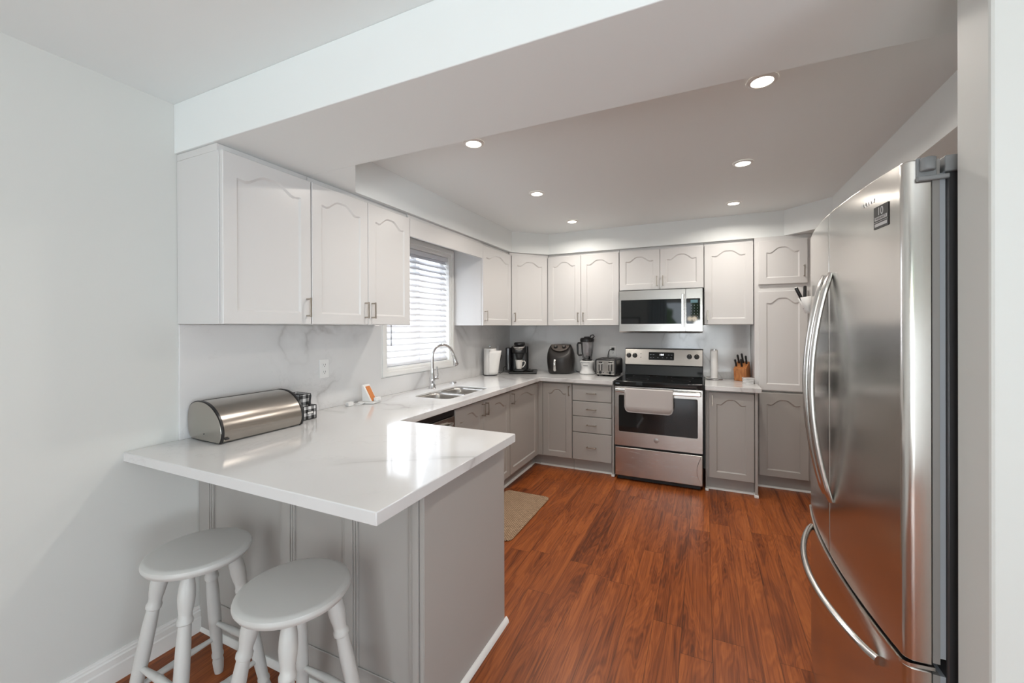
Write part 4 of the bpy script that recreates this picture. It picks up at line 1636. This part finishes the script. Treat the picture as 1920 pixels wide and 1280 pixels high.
lathe(bm, [(0, .001), (.026, .001), (.029, .004), (.037, .060), (.041, .098), (.0425, .100), (.0385, .098), (.034, .060), (.026, .008), (0, .008)], (0, 0, 0), 36)
obj('cup', place(bm, MM), CERAM, mg)
bm = bmesh.new()
dirh = Vector((math.cos(math.radians(-5)), math.sin(math.radians(-5)), 0))
tube(bm, [dirh * .038 + Vector((0, 0, .082)), dirh * .056 + Vector((0, 0, .088)), dirh * .070 + Vector((0, 0, .074)), dirh * .066 + Vector((0, 0, .050)),
          dirh * .046 + Vector((0, 0, .024)), dirh * .031 + Vector((0, 0, .018))], .0052, 10)
obj('mug_handle', place(bm, MM), CERAM, mg)
bm = bmesh.new()
MW_ = MK @ Matrix.Translation((.115, -.09, .0245))
lathe(bm, [(0, 0), (.030, 0), (.040, .010), (.038, .018), (0, .018)], (0, 0, 0), 24, sy=.8)
lathe(bm, [(.008, .018), (.008, .028), (0, .030)], (0, 0, 0), 12)
tag(obj('pod_dish', place(bm, MW_), BLACK), 'small black lidded dish beside the mug on the pod tray', 'dish')

# ------------------------------------------------------------------ air fryer
af = thing('air_fryer', 'egg-shaped black air fryer with two dials and silver handle', 'air fryer', (.722, -.215, ZK))
AX, AY = .718, -.200
MA = Matrix.Translation((AX, AY, ZK)) @ Matrix.Rotation(math.radians(8), 4, 'Z')
bm = bmesh.new()
lv = [(.128, .004), (.134, .014), (.142, .06), (.149, .12), (.150, .165), (.145, .215), (.134, .255), (.119, .290), (.108, .310)]
rings = []
NSEG = 48
for r, z in lv:
    ring = []
    for k in range(NSEG):
        a = 2 * PI * k / NSEG
        cs, sn = math.cos(a), math.sin(a)
        e = .82
        x = r * abs(cs) ** e * (1 if cs >= 0 else -1)
        y = r * .92 * abs(sn) ** e * (1 if sn >= 0 else -1)
        zz = z
        cut = .305 + (y + .02) * 1.05 * (1 if y < -.02 else .1)
        zz = min(z, max(cut, .10))
        ring.append(bm.verts.new((x, y, zz)))
    rings.append(ring)
for a, b_ in zip(rings, rings[1:]):
    for k in range(NSEG):
        k2 = (k + 1) % NSEG
        bm.faces.new((a[k], a[k2], b_[k2], b_[k]))
bm.faces.new(list(reversed(rings[0])))
# top: fan to centre
ctr = bm.verts.new((0, .03, .312))
for k in range(NSEG):
    bm.faces.new((rings[-1][k], rings[-1][(k + 1) % NSEG], ctr))
bmesh.ops.remove_doubles(bm, verts=bm.verts, dist=.0003)
obj('housing', place(bm, MA), mat('fryer_black', (.022, .019, .018), .38), af, smooth=50)
# tilted control panel
MAP = MA @ Matrix.Translation((0, -.066, .268)) @ Matrix.Rotation(math.radians(44), 4, 'X')
bm = bmesh.new()
pp = [(-.098, .048), (.098, .048)]
for k in range(15):
    t_ = PI * k / 14
    pp.append((.098 * math.cos(t_), .040 - .072 * math.sin(t_)))
pp = [(-.098, .058), (-.098, .040)] + [(-.098 * math.cos(PI * k / 14), .040 - .078 * math.sin(PI * k / 14)) for k in range(1, 14)] + [(.098, .040), (.098, .058)]
prism(bm, pp, -.004, .006)
cpn = obj('control_panel', place(bm, MAP), mat('fryer_panel', (.19, .165, .15), .3, .6), af, bevel=.002)
for x in (-.045, .045):
    bm = bmesh.new()
    lathe(bm, [(.021, 0), (.021, .006), (.018, .016), (.016, .018), (0, .018)], (x, .018, .006), 26)
    kb = obj('dial', place(bm, MAP), BLACK, cpn)
    bm = bmesh.new()
    lathe(bm, [(.013, .0), (.013, .0012), (0, .0014)], (x, .018, .0242), 22)
    obj('dial_cap', place(bm, MAP), HSTEEL, kb)
faint_mark('panel_marking', 7, .007, MAP @ Matrix.Translation((0, -.022, .0064)), BLACK, cpn)
bm = bmesh.new()
tube(bm, [(-.038, -.140, .148), (-.038, -.165, .150), (-.038, -.170, .140), (-.038, -.170, .060), (-.038, -.162, .044), (-.038, -.138, .046)], .012, 12, flat=1.2, flat_axis=(0, 1, 0))
obj('basket_handle', place(bm, MA), HSTEEL, af)
bm = bmesh.new()
tube(bm, [(.862, -.12, ZK + .02), (.885, -.12, ZK + .012), (.905, -.10, ZK + .007), (.925, -.085, ZK + .007)], .004, 8)
obj('power_cord', bm, BLACKM, af)

# ------------------------------------------------------------------ blender
bd_ = thing('blender', 'countertop blender with white base and clear jar beside the toaster', 'blender', (1.000, -.175, ZK))
BXc, BYc = 1.003, -.170
bm = bmesh.new()
lathe(bm, [(.078, .003), (.082, .010), (.080, .020), (.066, .040), (.063, .075), (.074, .110), (.079, .120), (.078, .136), (.060, .143)], (BXc, BYc, ZK), 40)
bs = obj('motor_base', bm, WHITEP, bd_)
bm = bmesh.new()
for q in range(6):
    box(bm, BXc - .045 + q * .0155, BXc - .034 + q * .0155, BYc - .0815, BYc - .0785, ZK + .123, ZK + .130)
obj('buttons', bm, GREYP, bs)
faint_mark('base_marking', 8, .010, face_y(BXc, BYc - .0735, ZK + .092), BLACK, bs)
bm = bmesh.new()
lathe(bm, [(.052, .1435), (.055, .150), (.050, .158), (.034, .162), (.030, .185), (.012, .196), (0, .197)], (BXc, BYc, ZK), 32)
obj('blade_collar', bm, BLACK, bd_)
bm = bmesh.new()
lathe(bm, [(.046, .158), (.049, .170), (.063, .235), (.070, .345), (.0715, .348), (.0685, .345), (.060, .235), (.046, .175)], (BXc, BYc, ZK), 12, cap=False)
jar = obj('jar', bm, JARG, bd_, smooth=20)
bm = bmesh.new()
hx = -1
tube(bm, [(BXc - .062, BYc - .01, ZK + .330), (BXc - .095, BYc - .012, ZK + .330), (BXc - .103, BYc - .012, ZK + .310), (BXc - .100, BYc - .012, ZK + .215), (BXc - .088, BYc - .012, ZK + .198), (BXc - .056, BYc - .01, ZK + .200)], .010, 10, flat=.8)
obj('jar_handle', bm, BLACK, jar)
bm = bmesh.new()
lathe(bm, [(.066, .342), (.074, .346), (.075, .372), (.066, .385), (.035, .388), (.030, .398), (0, .400)], (BXc, BYc, ZK), 32)
ld_ = obj('jar_lid', bm, BLACK, bd_)
bm = bmesh.new()
tube(bm, [(BXc + .03, BYc, ZK + .385), (BXc + .04, BYc, ZK + .412), (BXc + .065, BYc, ZK + .418), (BXc + .078, BYc, ZK + .400), (BXc + .06, BYc, ZK + .385)], .006, 8)
obj('lid_ring', bm, BLACK, ld_)
bm = bmesh.new()
tube(bm, [(BXc + .070, BYc + .02, ZK + .02), (BXc + .098, BYc + .01, ZK + .03), (BXc + .102, BYc + .0, ZK + .05), (BXc + .092, BYc + .01, ZK + .06), (BXc + .085, BYc + .05, ZK + .02), (BXc + .08, BYc + .1, ZK + .008)], .0038, 8)
obj('power_cord', bm, BLACKM, bd_)

# ------------------------------------------------------------------ toaster
to = thing('toaster', 'black four-slice toaster with brushed steel front left of the range', 'toaster', (1.245, -.215, ZK))
MTo = Matrix.Translation((1.243, -.205, ZK)) @ Matrix.Rotation(math.radians(-4), 4, 'Z')
bm = bmesh.new()
prism(bm, rrect(-.110, .110, .012, .178, .022, 5), -.130, .130, MXZ)
tb = obj('toaster_body', place(bm, MTo), BLACK, to, bevel=.012, segs=3)
bm = bmesh.new()
prism(bm, rrect(-.092, .092, .018, .160, .008, 4), .1305, .1345, MXZ)
fpz = obj('front_plate', place(bm, MTo), STEEL, to, bevel=.001)
for x in (-.050, .050):
    bm = bmesh.new()
    box(bm, x - .019, x + .019, -.1352, -.1346, .058, .148)
    sl = obj('lever_slot', place(bm, MTo), BLACK, fpz)
    bm = bmesh.new()
    prism(bm, rrect(x - .018, x + .018, .122, .138, .005, 3), .136, .160, MXZ)
    obj('lever', place(bm, MTo), HSTEEL, to, bevel=.002)
    bm = bmesh.new()
    prism(bm, rrect(x - .009, x + .009, .060, .122, .004, 3), .1353, .1385, MXZ)
    obj('lever_guide', place(bm, MTo), HSTEEL, fpz, bevel=.001)
    bm = bmesh.new()
    lathe(bm, [(.015, 0), (.014, .014), (0, .015)], (0, 0, 0), 20)
    place(bm, Matrix.Translation((x, -.1352, .040)) @ MXZ)
    obj('browning_dial', place(bm, MTo), BLACK, to)
    bm = bmesh.new()
    for dx in (-.030, .030):
        b2 = bmesh.new()
        lathe(bm, [(.005, 0), (.005, .004), (0, .005)], (x + dx, .040, .1348), 12)
        b2.free()
    bm2 = bm
    place(bm2, MXZ)
    obj('push_buttons', place(bm2, MTo), BLACK, fpz)
bm = bmesh.new()
for x in (-.075, -.028, .028, .075):
    box(bm, x - .012, x + .012, -.100, .075, .1782, .1800)
ts = obj('slot_frames', place(bm, MTo), STEEL, to)
bm = bmesh.new()
for x in (-.075, -.028, .028, .075):
    box(bm, x - .009, x + .009, -.096, .071, .1802, .1808)
obj('bread_slots', place(bm, MTo), BLACKM, ts)
bm = bmesh.new()
for x in (-.085, .085):
    for y in (-.10, .10):
        lathe(bm, [(.010, .0008), (.010, .012)], (x, y, 0), 10)
obj('feet', place(bm, MTo), BLACKM, to)
bm = bmesh.new()
tube(bm, [(1.250, -.024, 1.172), (1.246, -.050, 1.172), (1.222, -.055, 1.165), (1.205, -.045, 1.14), (1.198, -.04, 1.10), (1.200, -.045, 1.02), (1.205, -.052, .98), (1.21, -.075, .96)], .0042, 8)
box(bm, 1.236, 1.262, -.046, -.021, 1.158, 1.186)
obj('power_cord', bm, BLACKM, to)

# ------------------------------------------------------------------ right counter things
p2 = thing('paper_towel_holder', 'metal-based paper towel stand right of the range', 'paper towel holder', (2.223, -.155, ZK))
bm = bmesh.new()
lathe(bm, [(.072, .0008), (.075, .003), (.072, .007), (.01, .009)], (2.228, -.150, ZK), 36)
obj('stand_base', bm, CHROME, p2)
bm = bmesh.new()
tube(bm, [(2.228, -.150, ZK + .008), (2.228, -.150, ZK + .285)], .004, 10)
obj('rod', bm, CHROME, p2)
bm = bmesh.new()
lathe(bm, [(.009, .012), (.030, .011), (.0315, .014), (.0315, .272), (.030, .275), (.009, .275), (.009, .012)], (2.228, -.150, ZK), 32, cap=False)
tag(obj('paper_towel_roll', bm, PAPER), 'nearly used-up slim white paper towel roll on the stand right of the range', 'paper towel')

kb = thing('knife_block', 'orange-brown wooden knife block on the short worktop', 'knife block', (2.47, -.15, ZK))
MKB = Matrix.Translation((2.462, -.150, ZK)) @ Matrix.Rotation(math.radians(-18), 4, 'Z')
bm = bmesh.new()
prism(bm, [(-.062, .001), (.075, .001), (.075, .110), (.045, .175), (-.085, .115)], -.052, .052, Matrix(((0, 0, 1, 0), (1, 0, 0, 0), (0, 1, 0, 0), (0, 0, 0, 1))))
obj('block', place(bm, MKB), WOODB, kb, bevel=.003)
bm = bmesh.new()
prism(bm, [(-.0625, .060), (-.0825, .112), (-.0845, .112), (-.0645, .060)], -.050, .050, Matrix(((0, 0, 1, 0), (1, 0, 0, 0), (0, 1, 0, 0), (0, 0, 0, 1))))
obj('knife_slot_band', place(bm, MKB), mat('slot_wood', (.40, .15, .045), .5), kb)
top_n = Vector((0, -.060, .130)).normalized()
kn_l = ['knife in the block, at its left front corner', 'knife in the block, leftmost of the rear ones', 'longest knife, standing in the middle of the block',
        'shorter knife in the middle of the block front', 'knife at the right side of the block']
spots = [(-.036, .30, .070), (-.028, .75, .085), (.004, .80, .095), (.010, .30, .075), (.036, .70, .080)]
for q, (x, s, ln) in enumerate(spots):
    base = Vector((x, -.085 + .130 * s, .115 + .060 * s))
    kt = thing('kitchen_knife', 'black-handled ' + kn_l[q], 'knife', MKB @ base, 0, 'black-handled knives in the knife block')
    tn = (Vector((0, -.42, 1)) + Vector((x * 1.2 - .05, 0, 0))).normalized()
    bm = bmesh.new()
    tube(bm, [base - top_n * .001 + tn * .002, base + tn * .012, base + tn * (ln * .5), base + tn * (ln - .006), base + tn * ln], [.007, .0085, .0075, .009, .006], 12, flat=1.35, flat_axis=(1, 0, 0))
    obj('knife_handle', place(bm, MKB), BLACK, kt)
    bm = bmesh.new()
    tube(bm, [base - tn * .0005, base + tn * .003], [.0080, .0080], 12, flat=1.3, flat_axis=(1, 0, 0))
    obj('bolster', place(bm, MKB), HSTEEL, kt)
for q in range(4):
    bm = bmesh.new()
    prism(bm, rrect(-.045, .045, -.045, .045, .012, 4), q * .0125 + .0006, q * .0125 + .0112)
    place(bm, Matrix.Translation((2.494, -.345, ZK)) @ Matrix.Rotation(math.radians(3 * q - 4), 4, 'Z'))
    c_ = obj('coaster', bm, MARBLE, bevel=.0025)
    tag(c_, ['square marble coaster at the bottom of the stack by the knife block', 'square marble coaster second from the bottom of the stack', 'square marble coaster second from the top of the stack',
             'square marble coaster on top of the stack by the knife block'][q], 'coaster', 'stack of square marble coasters')

# ------------------------------------------------------------------ behind the camera (seen only in reflections)
d1 = bmesh.new()
for a, b_, o_ in ((1.15, 2.13, 7.52), (2.07, 3.05, 7.56)):
    prism(d1, [(a, .02), (b_, .02), (b_, 2.08), (a, 2.08)], o_, o_ + .035, MXZ, holes=[[(a + .06, .10), (a + .06, 2.01), (b_ - .06, 2.01), (b_ - .06, .10)]])
dd1 = struct('door_1', d1, TRIM, smooth=0)
bm = bmesh.new()
box(bm, 1.20, 2.08, -7.540, -7.537, .09, 2.02)
box(bm, 2.12, 3.00, -7.580, -7.577, .09, 2.02)
obj('door_pane', bm, GLASS, dd1, smooth=0)
w2 = bmesh.new()
prism(w2, [(-6.4, .7), (-4.8, .7), (-4.8, 2.05), (-6.4, 2.05)], 5.02, 5.06, MYZ, holes=[[(-6.34, .76), (-6.34, 1.99), (-5.63, 1.99), (-5.63, .76)], [(-5.57, .76), (-5.57, 1.99), (-4.86, 1.99), (-4.86, .76)]])
ww2 = struct('window_2', w2, TRIM, smooth=0)
obj('window_pane', B(5.04, 5.043, -6.36, -4.84, .74, 2.01), GLASS, ww2, smooth=0)
cu = thing('curtain', 'pale grey pleated curtain beside the patio door behind the camera', 'curtain', (1.0, -7.42, .02))
bm = bmesh.new()
g = []
for k in range(61):
    u = k / 60
    x = .86 + .42 * u
    y = -7.42 + .028 * math.sin(u * 2 * PI * 6)
    g.append([bm.verts.new((x, y, .03)), bm.verts.new((x, y, 2.16))])
for a, b_ in zip(g, g[1:]):
    bm.faces.new((a[0], b_[0], b_[1], a[1]))
obj('curtain_cloth', bm, mat('curtain_cloth', (.45, .50, .55), .85), cu, solid=.003)
bm = bmesh.new()
tube(bm, [(.8, -7.42, 2.17), (3.3, -7.42, 2.17)], .012, 10)
obj('curtain_rod', bm, DARKG, cu)
pf = thing('framed_picture', 'black-framed picture on the wall behind the camera', 'picture', (.35, -7.49, 1.25))
bm = bmesh.new()
prism(bm, [(.08, 1.18), (.62, 1.18), (.62, 1.66), (.08, 1.66)], 7.47, 7.497, MXZ, holes=[[(.11, 1.21), (.11, 1.63), (.59, 1.63), (.59, 1.21)]])
for v in bm.verts:
    v.co.y = v.co.y
obj('picture_frame', bm, BLACK, pf, smooth=0)
bm = B(.11, .59, -7.494, -7.488, 1.21, 1.63)
obj('picture_print', bm, PAPER, pf, smooth=0)
FOL = mat('foliage', (.06, .14, .03), .8)
for q, (x, y, s) in enumerate(((.3, -10.5, .95), (2.9, -11.6, 1.15), (5.6, -10.3, .95))):
    bm = bmesh.new()
    bmesh.ops.create_icosphere(bm, subdivisions=4, radius=s)
    for v in bm.verts:
        n_ = math.sin(v.co.x * 9 + q) * math.sin(v.co.y * 8) * math.sin(v.co.z * 10 + q)
        v.co *= 1 + .16 * n_ + random.uniform(-.05, .05)
        v.co.z *= 1.2
    place(bm, Matrix.Translation((x, y, s * 1.45 - .06)))
    tag(obj('garden_shrub', bm, FOL), ['green garden shrub outside the patio door, left one', 'tall green garden shrub outside the patio door, middle one', 'green garden shrub outside the patio door, right one'][q], 'shrub')
tag(obj('lawn', B(-.5, 6, -14, -7.65, -.12, -.05), mat('grass', (.10, .17, .05), .9), smooth=0), 'green lawn outside the patio door', 'lawn')

# chandelier behind the camera
ch = thing('chandelier', 'globe chandelier hanging behind the camera', 'chandelier', (2.05, -5.75, 1.50))
bm = bmesh.new()
tube(bm, [(2.05, -5.75, ZC - .001), (2.05, -5.75, 1.62)], .008, 10)
lathe(bm, [(.06, -.03), (.06, -.001)], (2.05, -5.75, ZC), 24)
for k in range(6):
    a = 2 * PI * k / 6
    tube(bm, [(2.05, -5.75, 1.64), (2.05 + .16 * math.cos(a), -5.75 + .16 * math.sin(a), 1.60)], .006, 8)
obj('stem', bm, BLACKM, ch)
for k in range(6):
    a = 2 * PI * k / 6
    bm = bmesh.new()
    bmesh.ops.create_uvsphere(bm, u_segments=18, v_segments=12, radius=.045)
    place(bm, Matrix.Translation((2.05 + .19 * math.cos(a), -5.75 + .19 * math.sin(a), 1.575)))
    obj('globe', bm, BULB, ch)
pl_ = bpy.data.lights.new('chandelier_lamp', 'POINT')
pl_.energy = 13
pl_.shadow_soft_size = .13
pl_.color = (.95, .98, 1)
po = bpy.data.objects.new('chandelier_lamp', pl_)
C.objects.link(po)
po.location = (2.05, -5.75, 1.42)

# unseen table with a white cloth, added behind the camera for white bounce
dt_ = thing('bounce_table', 'added round table behind the camera, carrying the white bounce cloth', 'table', (2.05, -5.85, 0))
bm = bmesh.new()
lathe(bm, [(0, .72), (.56, .72), (.57, .73), (.56, .745), (0, .745)], (2.05, -5.85, 0), 48)
obj('tabletop', bm, WOODB, dt_)
bm = bmesh.new()
lathe(bm, [(.30, .002), (.30, .02), (.06, .06), (.05, .30), (.08, .70), (.10, .7195)], (2.05, -5.85, 0), 32)
obj('pedestal', bm, WOODB, dt_)
bm = bmesh.new()
n = 96
ra, rb = [], []
top_c = bm.verts.new((2.05, -5.85, .7475))
for k in range(n):
    a = 2 * PI * k / n
    ra.append(bm.verts.new((2.05 + .575 * math.cos(a), -5.85 + .575 * math.sin(a), .7475)))
    q = .60 + .025 * math.sin(a * 14)
    rb.append(bm.verts.new((2.05 + q * math.cos(a), -5.85 + q * math.sin(a), .50)))
for k in range(n):
    j = (k + 1) % n
    bm.faces.new((top_c, ra[k], ra[j]))
    bm.faces.new((ra[k], rb[k], rb[j], ra[j]))
tag(obj('bounce_cloth', bm, PAPER, smooth=50), 'added white cloth behind the camera, bouncing light back into the room', 'bounce_cloth')
